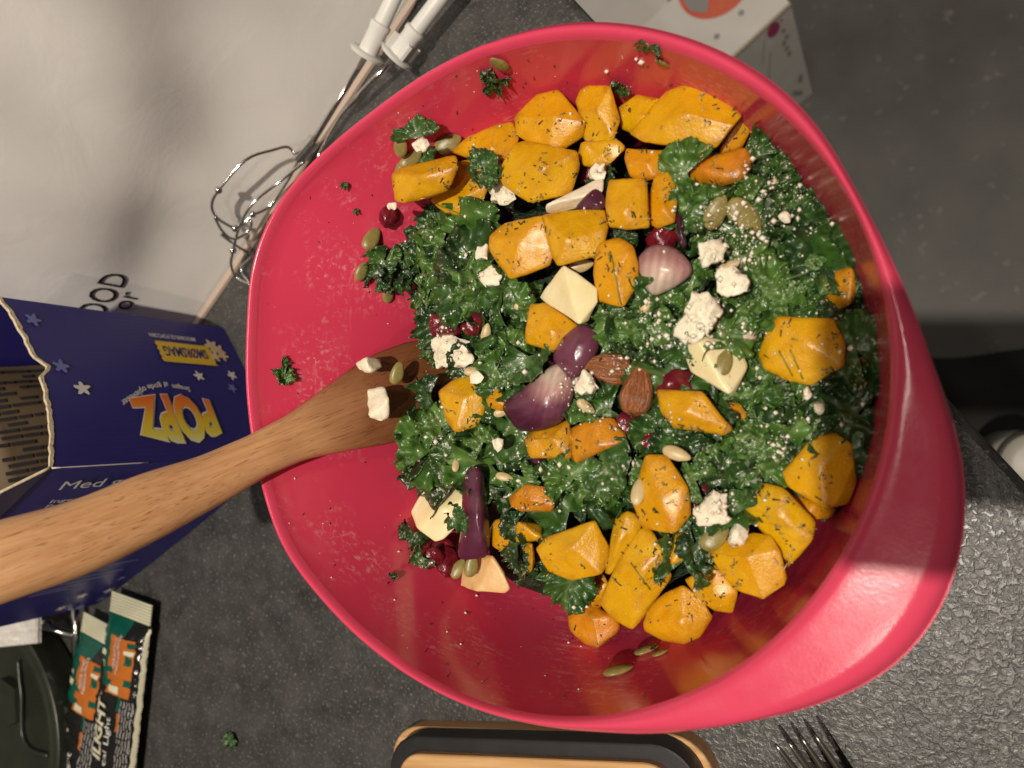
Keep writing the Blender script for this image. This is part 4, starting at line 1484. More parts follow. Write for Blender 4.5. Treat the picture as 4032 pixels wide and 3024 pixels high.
f1 = bag_uv(690, 330); f2 = bag_uv(520, 900); f3 = bag_uv(90, 500); f4 = bag_uv(820, 700)
BAGF = [(f1[0], f1[1], math.radians(60), 0.07, 0.026, 0.008), (f2[0], f2[1], math.radians(20), 0.06, 0.022, 0.006), (f3[0], f3[1], math.radians(75), 0.08, 0.026, 0.008), (f4[0], f4[1], math.radians(100), 0.05, 0.014, 0.004)]
V = [bag_pt(i / nx, j / nz) for j in range(nz + 1) for i in range(nx + 1)]
Fc = [(j * (nx + 1) + i, j * (nx + 1) + i + 1, (j + 1) * (nx + 1) + i + 1, (j + 1) * (nx + 1) + i) for j in range(nz) for i in range(nx)]
front = part('front_panel', V, Fc, M['paper'], bag)
dp = -bn * 0.13
for nm, (pa, pb) in (('side_panel', (0.0, None)), ('side_panel', (1.0, None))):
    V = []
    for j in range(nz + 1):
        p = bag_pt(pa, j / nz)
        for k in range(9):
            t = k / 8
            V.append(p + dp * t - bu * (0.02 * math.sin(math.pi * t) * (1 if pa > 0.5 else -1)))
    part(nm, V, [(j * 9 + k, j * 9 + k + 1, (j + 1) * 9 + k + 1, (j + 1) * 9 + k) for j in range(nz) for k in range(8)], M['paper'], bag)
V = [bag_pt(i / nx, j / nz) + dp for j in (0, nz) for i in range(nx + 1)]
part('back_panel', V, [(i, i + 1, nx + 2 + i, nx + 1 + i) for i in range(nx)], M['paper'], bag)
# bottom fold, a doubled strip of unbleached paper showing along the counter
V, Fc = [], []
for i in range(41):
    p = bl0 + bu * (LEN * i / 40)
    w_ = 0.0045 + 0.0008 * noise.noise(p * 30)
    for (o_, z_) in ((0.0006, 0.0035), (w_, 0.0028), (w_ + 0.0006, 0.0006), (0.0, 0.0005)):
        V.append(p + bn * o_ + Vector((0, 0, z_)))
for i in range(40):
    for k in range(3):
        Fc.append((i * 4 + k, i * 4 + k + 1, i * 4 + 5 + k, i * 4 + 4 + k))
part('bottom_fold', V, Fc, M['kraft_edge'], bag, smooth=False)


def bag_letter(s_, pa, pb, hgt):
    u0 = bag_uv(*pa); u1 = bag_uv(*pb)
    wid = u1[0] - u0[0]
    me_o = lettering(s_, bl0, bu, up_, M['ink'], front, width=wid, height=hgt, lift=0)
    for v in me_o.data.vertices:
        w0 = v.co + bag.location
        x = (w0 - bl0).dot(bu) + u0[0]; y = (w0 - bl0).dot(up_) + u0[1]
        v.co = bag_pt(x / LEN, y / HT) + bn * 0.0009 - bag.location
    me_o.data.update()


bag_letter('OOD', (402, 1262), (506, 1084), 0.0185)
bag_letter('or', (512, 1226), (552, 1160), 0.0100)

# ---------------------------------------------------------------- popcorn box
A = at(881, 1290, 0); B = at(1108, 1790, 0); C_ = at(389, 2387, 0)
ab = (B - A).normalized(); bc = (C_ - B).normalized()
bc = (bc - ab * bc.dot(ab)).normalized()
wAB = (B - A).length; wBC = (C_ - B).length
D = A + bc * wBC; C_ = B + bc * wBC
n1 = Vector((-ab.y, ab.x, 0)); n1 = n1 if n1.x > 0 else -n1
n2 = -ab if (-ab).dot(B - A) > 0 else ab
UP = Vector((0, 0, 1))
HB = 0.158
box = thing('popcorn_box', 'dark blue popcorn box with torn open top standing left of the bowl', 'box', tuple(A))
th = 0.0007


def panel(name, p0, d, w, topfn, nrm, m, sh=0.0):
    k = 36
    V = []
    for i in range(k + 1):
        s_ = w * i / k
        for z in (0.0005, topfn(s_)):
            for o_ in (0, -th):
                q = p0 + d * s_ + UP * z + nrm * o_
                # card bows out a little
                q += nrm * (0.0022 * math.sin(math.pi * i / k) * math.sin(math.pi * min(1, z / HB * 0.5 + 0.5)) + sh * z * z)
                V.append(q)
    Fc = []
    for i in range(k):
        a, b = i * 4, i * 4 + 4
        Fc += [(a, b, b + 2, a + 2), (a + 1, a + 3, b + 3, b + 1), (a + 2, b + 2, b + 3, a + 3), (a, a + 1, b + 1, b)]
    Fc += [(0, 2, 3, 1), (k * 4, k * 4 + 1, k * 4 + 3, k * 4 + 2)]
    o = part(name, V, Fc, m, box, smooth=False)
    return o


def top_front(s_):
    u = s_ / wAB
    return 0.156 - 0.010 * math.sin(math.pi * u) ** 0.8 + 0.0009 * noise.noise(Vector((s_ * 170, 0, 0))) + 0.0007 * noise.noise(Vector((s_ * 700, 4, 0))) + 0.005 * u - 0.006 * max(0, 1 - abs(u - 0.42) / 0.06)


pf = panel('front_panel', A, ab, wAB, top_front, n1, M['blue'])
ps = panel('side_panel', B, bc, wBC, lambda s_: 0.1605, n2, M['blue'])
pb = panel('back_panel', C_, -ab, wAB, lambda s_: 0.150 + 0.003 * noise.noise(Vector((s_ * 60, 3, 0))), -n1, M['blue'])
pd = panel('side_panel', D, -bc, wBC, lambda s_: 0.156, -n2, M['blue'])
part('bottom_panel', [A + UP * 0.001, B + UP * 0.001, C_ + UP * 0.001, D + UP * 0.001], [(0, 1, 2, 3)], M['blue'], box, smooth=False)
# torn cream edge along the top of the front panel
V, Fc = [], []
for i in range(61):
    s_ = wAB * i / 60
    z = top_front(s_)
    w_ = 0.0008 + 0.0014 * abs(noise.noise(Vector((s_ * 420, 8, 0)))) + 0.0016 * max(0, noise.noise(Vector((s_ * 90, 2, 0))))
    q = A + ab * s_
    bow = n1 * (0.0022 * math.sin(math.pi * i / 60) * math.sin(math.pi * min(1, z / HB * 0.5 + 0.5)))
    V += [q + bow + UP * (z - w_) + n1 * 0.0003, q + bow + UP * (z + 0.0008) + n1 * 0.0002, q + bow + UP * (z + 0.0008) - n1 * 0.0014, q + bow + UP * (z - 0.003) - n1 * 0.0012]
for i in range(60):
    for k in range(3):
        Fc.append((i * 4 + k, i * 4 + k + 1, i * 4 + 5 + k, i * 4 + 4 + k))
part('torn_edge', V, Fc, M['torn'], box, smooth=False)['label'] = 'cream coloured torn cardboard edge'
# flap standing up on the side panel
fv = [B + UP * 0.1605, C_ + UP * 0.1605, C_ + UP * 0.25 + n2 * 0.02 , B + bc * 0.085 + UP * 0.245 + n2 * 0.018, B + bc * 0.03 + UP * 0.196 + n2 * 0.008]
v_, f_ = prism_data(fv, -n2 * th)
flap = part('flap', v_, f_, M['blue_lit'], box, smooth=False)
flap['label'] = 'blue top flap bent upwards, coloured brighter as lit'
e_ = smooth_path([fv[0] + UP * 0.0005, fv[4], fv[3]], 8)
v_, f_ = tube_data(e_, 0.0008, 6)
part('torn_edge', v_, f_, M['torn'], flap, base=box.location)
# worn white fold line between front and side
v_, f_ = tube_data([B + UP * z + (n1 + n2) * 0.0002 for z in np.linspace(0.105, 0.160, 12)], [0.0003 + 0.0004 * abs(noise.noise(Vector((k * 1.7, 5, 0)))) for k in range(12)], 5)
part('worn_fold', v_, f_, M['print_white'], pf, base=box.location)


def F1(s_, t_):
    u = s_ / wAB
    return A + ab * s_ + UP * t_ + n1 * (0.0022 * math.sin(math.pi * u) * math.sin(math.pi * min(1, t_ / HB * 0.5 + 0.5)) + 0.0002)


def conform(o):
    for v in o.data.vertices:
        w0 = v.co + box.location
        v.co += n1 * (0.0022 * math.sin(math.pi * max(0, min(1, (w0 - A).dot(ab) / wAB))) * math.sin(math.pi * min(1, w0.z / HB * 0.5 + 0.5)))
    o.data.update()
    return o


def front_text(s_, t0, sb, width, height, m, name='lettering', **kw):
    return conform(lettering(s_, A + ab * sb + UP * t0, UP, ab, m, pf, width=width, height=height, name=name, **kw))


front_text('POPZ', 0.0440, 0.0625, 0.0600, 0.0262, M['print_white'], 'logo_outline', offset=0.078, lift=0.0003, arch=0.004)
lo = front_text('POPZ', 0.0448, 0.0632, 0.0584, 0.0258, M['popz'], 'logo', offset=0.05, lift=0.00055, arch=0.004)
ga = lo.data.attributes.new('grad', 'FLOAT', 'POINT')
ga.data.foreach_set('value', [max(0, min(1, ((v.co + box.location - A).dot(ab) - 0.060) / 0.037)) for v in lo.data.vertices])


def flat_poly(pts, m, name, parent, fn, nrm, lift=0.0003, base=None):
    c = fn(sum(p[0] for p in pts) / len(pts), sum(p[1] for p in pts) / len(pts))
    V = [c + nrm * lift] + [fn(*p) + nrm * lift for p in pts]
    k = len(pts)
    return part(name, V, [(0, 1 + i, 1 + (i + 1) % k) for i in range(k)], m, parent, smooth=False, base=base)


tk = [(0.0205, 0.0255)]
for k in range(9):
    tk.append((0.0205 + 0.0170 * k / 8, 0.0242 + (0.0012 if k % 2 else 0)))
for k in range(9):
    tk.append((0.0375 - 0.0170 * k / 8 , 0.0665 + (0.0012 if k % 2 else 0) - 0.0))
flat_poly([(s_ + 0.0006 * (t_ < 0.04), t_) for s_, t_ in tk], M['print_yellow'], 'ticket_print', pf, F1, n1, base=box.location)
front_text('SMØRSMAG', 0.0290, 0.0245, 0.0345, 0.0085, M['blue'], lift=0.0006, offset=0.02)
front_text('MIKROBØLGE POPCORN', 0.033, 0.0140, 0.036, 0.0034, M['print_white'], offset=0.01)
for w_, pa_, pb_, hh in (('Smagen', (1212, 852), (1098, 832), 0.0050), ('af', (1072, 829), (1042, 826), 0.0040), ('gode', (1022, 825), (932, 836), 0.0050), ('oplevelser', (912, 842), (758, 940), 0.0054)):
    p_, q_ = on_plane(*T('l', *pa_), A, n1), on_plane(*T('l', *pb_), A, n1)
    xd_ = (q_ - p_).normalized()
    conform(lettering(w_, p_, xd_, n1.cross(xd_), M['print_white'], pf, width=(q_ - p_).length, height=hh, offset=0.01))


def splat(s_, t_, r_, m, seed, squash_=1.0):
    rnd = random.Random(seed)
    pts = []
    for k in range(24):
        a = 2 * math.pi * k / 24
        rr = r_ * (0.78 + 0.30 * math.cos(3 * a * 1.67 + rnd.random() * 0.2 + seed)) * rnd.uniform(0.92, 1.08)
        pts.append((s_ + rr * math.cos(a), t_ + rr * math.sin(a)))
    return pts


def star(px, py, r_, m, seed):
    q = on_plane(*T('l', px, py), A, n1)
    flat_poly(splat((q - A).dot(ab), q.z, r_, m, seed), m, 'popcorn_print', pf, F1, n1, base=box.location)


for px, py, r_, m, sd in ((210, 415, 0.0046, 'print_lilac', 1), (390, 720, 0.0046, 'print_lilac', 2), (527, 865, 0.0048, 'print_white', 3), (1275, 790, 0.0040, 'print_white', 4), (1488, 785, 0.0040, 'print_white', 5), (1490, 868, 0.0036, 'print_lilac', 6)):
    star(px, py, r_, M[m], sd)
for px, py, r_, sd in ((1360, 590, 0.0060, 11), (1405, 620, 0.0058, 12), (1430, 655, 0.0050, 13), (1385, 660, 0.0048, 14)):
    star(px, py, r_, M['corn'], sd)
# side panel print
SX, SY = -UP, -bc


def side_pt(px, py, t='l'):
    return on_plane(*T(t, px, py), B, n2)


def side_text(s_, px, py, width, height, tt='l', shear=0.0, m='print_white'):
    return lettering(s_, side_pt(px, py, tt), SX, SY, M[m], ps, width=width, height=height, lift=0.0026, shear=shear)


side_text('Med god', 338, 1508, 0.0505, 0.0118, offset_=0) if False else side_text('Med god', 338, 1508, 0.0505, 0.0118, shear=-0.1)
side_text('Ingen tilsat', 303, 1582, 0.034, 0.0048)
side_text('Popcorn', 272, 1615, 0.026, 0.0048)
side_text('Huose', 243, 1646, 0.020, 0.0045)
for (x0, y0, x1) in ((180, 530, 430), (230, 505, 560), (300, 470, 690), (420, 425, 790), (500, 385, 690), (560, 350, 890), (780, 225, 970), (860, 195, 975)):
    p = side_pt(x0, y0, 'm'); q = side_pt(x1, y0 - (x1 - x0) * 0.20, 'm')
    d = (q - p); d = Vector((0, 0, d.z)) if abs(d.z) > 0.004 else d
    v_, f_ = prism_data([p + n2 * 0.0024, p + d + n2 * 0.0024, p + d - bc * 0.0011 + n2 * 0.0024, p - bc * 0.0011 + n2 * 0.0024], n2 * 0.0002)
    part('print_line', v_, f_, M['print_lilac'], ps, smooth=False, base=box.location)
for k, (x, y) in enumerate(((390, 605), (510, 600), (525, 525), (650, 545), (700, 490), (780, 410), (820, 450))):
    q = side_pt(x, y, 'm')
    pts = splat(0, 0, 0.0040, None, 20 + k)
    flat_poly(pts, M['print_lilac' if k % 2 else 'print_white'], 'popcorn_print', ps, lambda a_, b_, q=q: q + bc * a_ + UP * b_, n2, 0.0025, base=box.location)
# unpopped bag inside the box: kraft with dark blocks of print
kb = thing('popcorn_bag', 'brown kraft popcorn bag with dark print inside the torn blue box', 'bag', tuple(A + bc * 0.05 + ab * 0.055))
V = []
kn = 24
ka = A + ab * 0.004 + bc * 0.035


def kb_pt(u, v):
    return ka + ab * (u * (wAB - 0.008)) + bc * (0.030 * v) + UP * (0.02 + 0.125 * v) + n1 * (0.006 * math.sin(math.pi * u) + 0.003 * noise.noise(Vector((u * 4, v * 3, 0))))


V = [kb_pt(i / kn, j / kn) for j in range(kn + 1) for i in range(kn + 1)]
V += [p + bc * 0.045 for p in V]
n0 = (kn + 1) ** 2
Fc = [(j * (kn + 1) + i, j * (kn + 1) + i + 1, (j + 1) * (kn + 1) + i + 1, (j + 1) * (kn + 1) + i) for j in range(kn) for i in range(kn)]
Fc += [tuple(n0 + q for q in reversed(f)) for f in Fc]
top_r = [kn * (kn + 1) + i for i in range(kn + 1)]
Fc += [(a, b, n0 + b, n0 + a) for a, b in zip(top_r, top_r[1:])]
part('bag_body', V, Fc, M['kraft'], kb)
rnd = random.Random(5)
for row in range(22):
    u = 0.04 + row * 0.043
    x = 0.30
    while x < 0.97:
        w_ = rnd.uniform(0.03, 0.11)
        if rnd.random() < 0.82:
            q = [kb_pt(u, x), kb_pt(u, min(1, x + w_)), kb_pt(u + 0.024, min(1, x + w_)), kb_pt(u + 0.024, x)]
            nn = (q[1] - q[0]).cross(q[3] - q[0]).normalized()
            nn = nn if nn.dot(n1) > 0 else -nn
            part('print_line', [p + nn * 0.0008 for p in q], [(0, 1, 2, 3)], M['kraft_print'], kb, smooth=False)
        x += w_ + 0.012

# ---------------------------------------------------------------- hand mixer beaters
BN = up_.cross(bu).normalized()
BN = BN if BN.dot(bn) > 0 else -BN


def ab_(px, py, z, off=0.012):
    """a point at height z, kept in front of the bag's face"""
    p = at(px, py, z)
    if (p - b1).dot(BN) < off:
        r_ = ray(px, py)
        p = CAM + r_ * (((b1 + BN * off) - CAM).dot(BN) / r_.dot(BN))
    return p


def beater(label, col_top, flange, tip, zc, zf_, zt, wires, ferr=None, collar=True):
    pt, pf_, pe = ab_(*col_top, zc), ab_(*flange, zf_), ab_(*tip, zt)
    ax = (pt - pf_).normalized()
    b = thing('mixer_beater', label, 'beater', tuple(pf_), 'hand mixer beaters')
    v_, f_ = lathe_data(pf_, ax, [(-0.0012, 0.002), (-0.0012, 0.0105), (0.0008, 0.0115), (0.0016, 0.0105), (0.0018, 0.0062), (0.016, 0.0060), (0.0175, 0.0066), (0.020, 0.0066), (0.021, 0.0050), (0.075, 0.0046), (0.078, 0.0036)], 30)
    o = part('plastic_collar', v_, f_, M['white_plastic'], b); edge_split(o, 40)
    if collar:
        for k in range(4):
            a = ax.orthogonal().normalized(); c2 = ax.cross(a)
            dr = a * math.cos(k * math.pi / 2 + 0.5) + c2 * math.sin(k * math.pi / 2 + 0.5)
            sd = ax.cross(dr)
            pts = [pf_ + ax * 0.0018 + dr * 0.0058 - sd * 0.001, pf_ + ax * 0.0018 + dr * 0.0098 - sd * 0.001, pf_ + ax * 0.012 + dr * 0.0098 - sd * 0.001, pf_ + ax * 0.012 + dr * 0.0058 - sd * 0.001]
            v_, f_ = prism_data(pts, sd * 0.002)
            part('collar_fin', v_, f_, M['white_plastic'], b, smooth=False)
    v_, f_ = tube_data([pf_, pe], 0.0019, 12)
    part('shaft', v_, f_, M['chrome'], b)
    if ferr:
        fa, fb = ab_(*ferr[0], ferr[2]), ab_(*ferr[1], ferr[2])
        v_, f_ = tube_data([fa, fb], 0.0046, 16)
        o = part('ferrule', v_, f_, M['chrome'], b); edge_split(o, 40)
    for w_ in wires:
        path = smooth_path([ab_(x, y, z) for x, y, z in w_], 5)
        v_, f_ = tube_data(path, 0.00105, 8)
        part('wire', v_, f_, M['chrome'], b)
    return b


def cr(x, y):          # notes taken on a 1200 px crop at (700, 0)
    return 700 + x / 1.3825, y / 1.3825


bt1 = beater('hand mixer beater with round white collar disc, nearer the paper bag', cr(1170, 0), cr(1030, 295), cr(690, 845), 0.034, 0.028, 0.018,
             [[(*cr(640, 850), 0.018), (*cr(600, 800), 0.030), (*cr(520, 815), 0.036), (*cr(370, 870), 0.038), (*cr(222, 1035), 0.034), (*cr(185, 1120), 0.028), (*cr(220, 1190), 0.020), (*cr(310, 1245), 0.014)],
              [(*cr(690, 880), 0.018), (*cr(560, 985), 0.016), (*cr(410, 1105), 0.018), (*cr(335, 1235), 0.018), (*cr(300, 1370), 0.014), (*cr(290, 1440), 0.008), (*cr(320, 1510), 0.004), (*cr(400, 1550), 0.003)],
              [(*cr(660, 860), 0.014), (*cr(600, 980), 0.006), (*cr(500, 1120), 0.003), (*cr(410, 1170), 0.004), (*cr(360, 1215), 0.010), (*cr(310, 1245), 0.014)],
              [(*cr(200, 1180), 0.022), (*cr(245, 1260), 0.018), (*cr(310, 1300), 0.014), (*cr(390, 1250), 0.008), (*cr(400, 1200), 0.005)],
              [(*cr(235, 1275), 0.016), (*cr(280, 1310), 0.012), (*cr(330, 1345), 0.010), (*cr(400, 1395), 0.006), (*cr(345, 1460), 0.003), (*cr(390, 1540), 0.002)]],
             ferr=(cr(745, 760), cr(655, 868), 0.018), collar=False)
for (x, y, z) in ((222, 1035, 0.034), (312, 1243, 0.015), (408, 1165, 0.0045), (300, 1362, 0.014)):
    p = ab_(*cr(x, y), z)
    v_, f_ = lathe_data(p - Vector((0, 0, 0.0026)), (0, 0, 1), [(0.0026 - 0.0026 * math.cos(t), max(0.00005, 0.0026 * math.sin(t))) for t in np.linspace(0, math.pi, 10)], 14)
    part('weld_ball', v_, f_, M['chrome'], bt1)
beater('hand mixer beater with finned white collar, nearer the bowl', cr(1420, 0), cr(1190, 305), cr(930, 575), 0.024, 0.020, 0.014, [[(*cr(935, 572), 0.014), (*cr(880, 640), 0.010), (*cr(800, 780), 0.008), (*cr(760, 860), 0.008)]])

# ---------------------------------------------------------------- stick packs lower left
def pack(label, pa, pb, wpx, z, twist, names):
    """a flat foil stick pack lying from pa (far end, crimped) to pb"""
    a, b = at(*pa, z), at(*pb, z)
    d = (b - a).normalized()
    side = Vector((0, 0, 1)).cross(d).normalized()
    nn = d.cross(side)
    nn = nn if nn.z > 0 else -nn
    nn = (nn + side * twist).normalized()
    side = nn.cross(d).normalized()
    L = (b - a).length + 0.06
    w = (at(pa[0] + wpx, pa[1], z) - a).length / 2
    t = thing('stick_pack', label, 'snack bar', tuple(a), 'foil wrapped bars in the lower left corner')
    PK = {}

    def pt(s_, u, lift=0.0):
        e = min(1, max(0.10, (s_ - 0.010) / 0.012))
        h = 0.0085 * e * math.sqrt(max(0, 1 - abs(u) ** 2.6))
        wr = 0.0013 * noise.noise(Vector((s_ * 150, u * 2.0 + wpx, 2))) + 0.0009 * noise.noise(Vector((s_ * 380, u * 4, wpx))) - 0.0007 * abs(noise.noise(Vector((s_ * 90 + u * 3, u * 2, wpx + 5))))
        return a + d * s_ + side * (u * w * (1.08 - 0.08 * e)) + nn * (h + wr * e + lift)

    def strip(name, s0, s1, u0, u1, m, parent=None, lift=0.0, ks=None):
        ks = ks or max(3, int((s1 - s0) / 0.0014)); ku = max(2, int((u1 - u0) * 9))
        V = [pt(s0 + (s1 - s0) * i / ks, u0 + (u1 - u0) * j / ku, lift) for i in range(ks + 1) for j in range(ku + 1)]
        Fc = [(i * (ku + 1) + j, (i + 1) * (ku + 1) + j, (i + 1) * (ku + 1) + j + 1, i * (ku + 1) + j + 1) for i in range(ks) for j in range(ku)]
        return part(name, V, Fc, M[m], parent or t, base=t.location)

    body = strip('wrapper', 0.010, L, -1, 1, 'pack_black')
    v_ = [a + d * s_ + side * (u * w) for s_ in (0.010, L) for u in (-1, 1)]
    part('wrapper_back', v_, [(0, 1, 3, 2)], M['pack_cream'], t, smooth=False)
    # crimped ribbed end
    for k in range(7):
        s0 = -0.006 + k * 0.0023
        q = [a + d * s0 + side * w * -1.0 + nn * 0.0010, a + d * s0 + side * w * 1.0 + nn * 0.0010, a + d * (s0 + 0.0016) + side * w * 1.0 + nn * 0.0014, a + d * (s0 + 0.0016) - side * w + nn * 0.0014]
        v_, f_ = prism_data(q, -nn * 0.0008)
        part('crimp_rib', v_, f_, M['pack_cream'], t, smooth=False)
    q = [a - d * 0.0065 - side * w, a - d * 0.0065 + side * w, a + d * 0.0102 + side * w, a + d * 0.0102 - side * w]
    part('crimp', [p + nn * 0.0007 for p in q], [(0, 1, 2, 3)], M['pack_green'], t, smooth=False)
    strip('green_band', 0.0102, 0.062, -0.99, 0.25, 'pack_green', lift=0.00035)
    og = strip('orange_band', 0.022, 0.066, -0.35, 0.72, 'pack_orange', lift=0.0006)
    for (s0, s1, u0, u1) in ((0.024, 0.028, 0.45, 0.72), (0.034, 0.041, 0.40, 0.66), (0.046, 0.050, -0.35, -0.1), (0.052, 0.057, 0.45, 0.72), (0.056, 0.061, -0.35, -0.15)):
        strip('green_block', s0, s1, u0, u1, 'pack_green', lift=0.0009, parent=og)
    for (s0, s1, u0, u1) in ((0.0305, 0.0335, 0.35, 0.70), (0.059, 0.0645, -0.2, 0.25)):
        strip('cream_block', s0, s1, u0, u1, 'pack_cream', lift=0.0011, parent=og)
    strip('white_mark', 0.036, 0.040, -0.85, -0.6, 'pack_cream', lift=0.0009)
    strip('white_mark', 0.044, 0.048, -0.9, -0.55, 'pack_cream', lift=0.0009)
    rl = random.Random(int(wpx))
    for u_ in (0.44, 0.54, 0.64, 0.74, 0.83):
        x_ = 0.068
        while x_ < L - 0.008:
            ln_ = rl.uniform(0.004, 0.011)
            strip('print_line', x_, x_ + ln_, u_, u_ + 0.035, 'print_grey', parent=body, lift=0.0011, ks=4)
            x_ += ln_ + 0.0012
    strip('orange_block', 0.078, 0.092, 0.32, 0.42, 'pack_orange', lift=0.0009)
    strip('green_block', 0.066, 0.076, 0.30, 0.42, 'pack_green', lift=0.0009)
    strip('seam', 0.012, L, 0.93, 1.0, 'pack_cream', lift=0.0006)

    def txt(s_, s0, s1, u0, u1, m, name='lettering', off=0.0, shear=0.0, flip=False):
        # text runs back towards the crimp: reading direction -d, letters' up towards -side
        me = text_mesh(s_, shear, off)
        x0 = min(v.co.x for v in me.vertices); x1 = max(v.co.x for v in me.vertices)
        y0 = min(v.co.y for v in me.vertices); y1 = max(v.co.y for v in me.vertices)
        for v in me.vertices:
            x = (v.co.x - x0) / (x1 - x0); y = (v.co.y - y0) / (y1 - y0)
            v.co = pt(s1 + (s0 - s1) * x, u0 + (u1 - u0) * y, 0.0016) - t.location
        me.update()
        o = link(name, me, M[m], body)
    for nm in names:
        txt(*nm)
    return t


SMALL = [('MADE IN FRANCE', 0.0225, 0.046, 0.02, -0.12, 'print_white'), ('FABRIQUE EN FRANCE', 0.020, 0.049, 0.22, 0.08, 'print_white')]
pack('foil snack bar with visible LIGHT lettering, right one of the pair', (520, 2385), (450, 3040), 165, 0.010, 0.0,
     [('ILIGHT', 0.072, 0.118, -0.20, -0.72, 'pack_cream', 'lettering', 0.03, 0.0), ('cal Light', 0.083, 0.120, 0.16, -0.12, 'print_white')] + SMALL)
pack('foil snack bar with torn crimped end, left one beside the dark green pot', (400, 2475), (300, 3090), 150, 0.012, 0.0,
     [('LIGHT', 0.078, 0.118, -0.30, -0.80, 'pack_cream', 'lettering', 0.03, 0.0), ('Light', 0.098, 0.118, 0.12, -0.16, 'print_white')] + SMALL)

# ---------------------------------------------------------------- dark green lidded pot, tissue and chrome rods at the left edge
pc = at(-60, 2890, 0.030)
pot = thing('lidded_pot', 'dark green round pot with a flat lid at the lower left corner', 'pot', (pc.x, pc.y, 0))
R_ = (at(222, 2890, 0.030) - pc).length
v_, f_ = lathe_data((pc.x, pc.y, 0.0), (0, 0, 1), [(0, R_ * 0.92), (0.003, R_ * 0.96), (0.022, R_ * 1.0), (0.024, R_ * 1.0)], 64)
o = part('body', v_, f_, M['dark_green'], pot); edge_split(o, 40)
v_, f_ = lathe_data((pc.x, pc.y, 0.0243), (0, 0, 1), [(0, R_ * 1.0), (0.004, R_ * 1.0), (0.0052, R_ * 0.985), (0.0052, R_ * 0.955), (0.0044, R_ * 0.945), (0.0044, R_ * 0.925), (0.0052, R_ * 0.915), (0.0054, R_ * 0.89), (0.0030, R_ * 0.86), (0.0026, R_ * 0.0 + 0.001)], 72)
lid = part('lid', v_, f_, M['dark_green'], pot); edge_split(lid, 50)
h0 = [at(x, y, 0.030) for x, y in ((72, 2600), (78, 2680), (85, 2740), (85, 2830), (90, 2900), (120, 2950), (190, 2975))]
v_, f_ = tube_data(smooth_path(h0, 5), 0.0016, 8)
part('lid_seam', v_, f_, M['dark_green'], lid, base=pot.location)
hp = [at(x, y, 0.0275) for x, y in ((38, 2660), (95, 2700), (100, 2830), (60, 2850), (36, 2800))]
v_, f_ = prism_data(hp, (0, 0, 0.0075))
o = part('lid_grip', v_, f_, M['dark_green'], lid, smooth=False, base=pot.location)
# tissue
V = []
for j in range(13):
    for i in range(17):
        x = -120 + 272 * i / 16 ; y = 2455 + 105 * j / 12 - (x + 120) * 0.10
        V.append(at(x, y, 0.034 + 0.004 * noise.noise(Vector((i * 0.5, j * 0.5, 1)))))
V += [p - Vector((0, 0, 0.002)) for p in V]
Fc = [(j * 17 + i, j * 17 + i + 1, (j + 1) * 17 + i + 1, (j + 1) * 17 + i) for j in range(12) for i in range(16)]
k0 = 13 * 17
Fc += [tuple(k0 + q for q in reversed(f)) for f in Fc]
bd = [i for i in range(17)] + [17 * j + 16 for j in range(1, 13)] + [12 * 17 + i for i in range(15, -1, -1)] + [17 * j for j in range(11, 0, -1)]
for a, b in zip(bd, bd[1:] + bd[:1]):
    Fc.append((a, b, k0 + b, k0 + a))
solo('paper_towel', V, Fc, M['tissue'], 'white dimpled paper towel between the blue box and the green pot', 'paper towel')
rk = thing('wire_stand', 'chrome wire stand between the blue box, the green pot and the bars', 'stand', tuple(at(300, 2600, 0)))
v_, f_ = tube_data([at(298, 2380, 0.012), at(300, 2480, 0.012), at(296, 2640, 0.012)], 0.0030, 12)
part('rod', v_, f_, M['chrome'], rk)
v_, f_ = tube_data([at(150, 2462, 0.016), at(190, 2462, 0.018), at(215, 2478, 0.014), at(292, 2500, 0.012)], [0.0036, 0.0050, 0.0030, 0.0030], 12)
part('rod', v_, f_, M['chrome'], rk)

# ---------------------------------------------------------------- bamboo box at the bottom
tray = thing('bamboo_box', 'bamboo box with black body and pale bamboo lid, below the bowl', 'box', tuple(at(2150, 3024, 0)))


def slab(name, pa, pb, xl, xr, z1, z0, rad, m, dep_=0.16):
    q0, q1 = at(*pa, z1), at(*pb, z1)
    dx = (q1 - q0).normalized(); dy = Vector((dx.y, -dx.x, 0))
    l_, r_ = at(*xl, z1), at(*xr, z1)
    w_ = (r_ - l_).dot(dx)
    mid = q0 + dx * (((l_ + r_) / 2 - q0).dot(dx)) + dy * dep_ / 2
    ang = math.atan2(dx.y, dx.x)
    V, Fc = [], []
    rows_ = ((0.0012, z1), (0.0004, z1 - 0.0004), (0.0, z1 - 0.0012), (0.0, z0))
    for ins_, z in rows_:
        V += rounded_rect(mid.x, mid.y, w_ - 2 * ins_, dep_ - 2 * ins_, rad - ins_, ang, z)
    k = len(V) // len(rows_)
    for i in range(len(rows_) - 1):
        for a in range(k):
            b = (a + 1) % k
            Fc.append((i * k + a, (i + 1) * k + a, (i + 1) * k + b, i * k + b))
    Fc.append(tuple(range(k)))
    # stored in a frame whose x runs along the grain
    c_ = Vector((mid.x, mid.y, z0))
    rm = Matrix.Rotation(-ang, 3, 'Z')
    o = link(name, pydata(name, [rm @ (v - c_) for v in V], Fc, False), m, tray)
    o.location = c_ - tray.location
    o.rotation_euler = (0, 0, ang)
    return o


slab('base_board', (1640, 2862), (2720, 2893), (1540, 2960), (2803, 2990), 0.012, 0.0, 0.022, M['bamboo'])
slab('black_body', (1640, 2900), (2540, 2928), (1533, 3024), (2745, 3024), 0.026, 0.0123, 0.022, M['black'], 0.15)
slab('lid', (1640, 2970), (2587, 3008), (1562, 3040), (2668, 3060), 0.031, 0.0262, 0.017, M['bamboo'], 0.14)

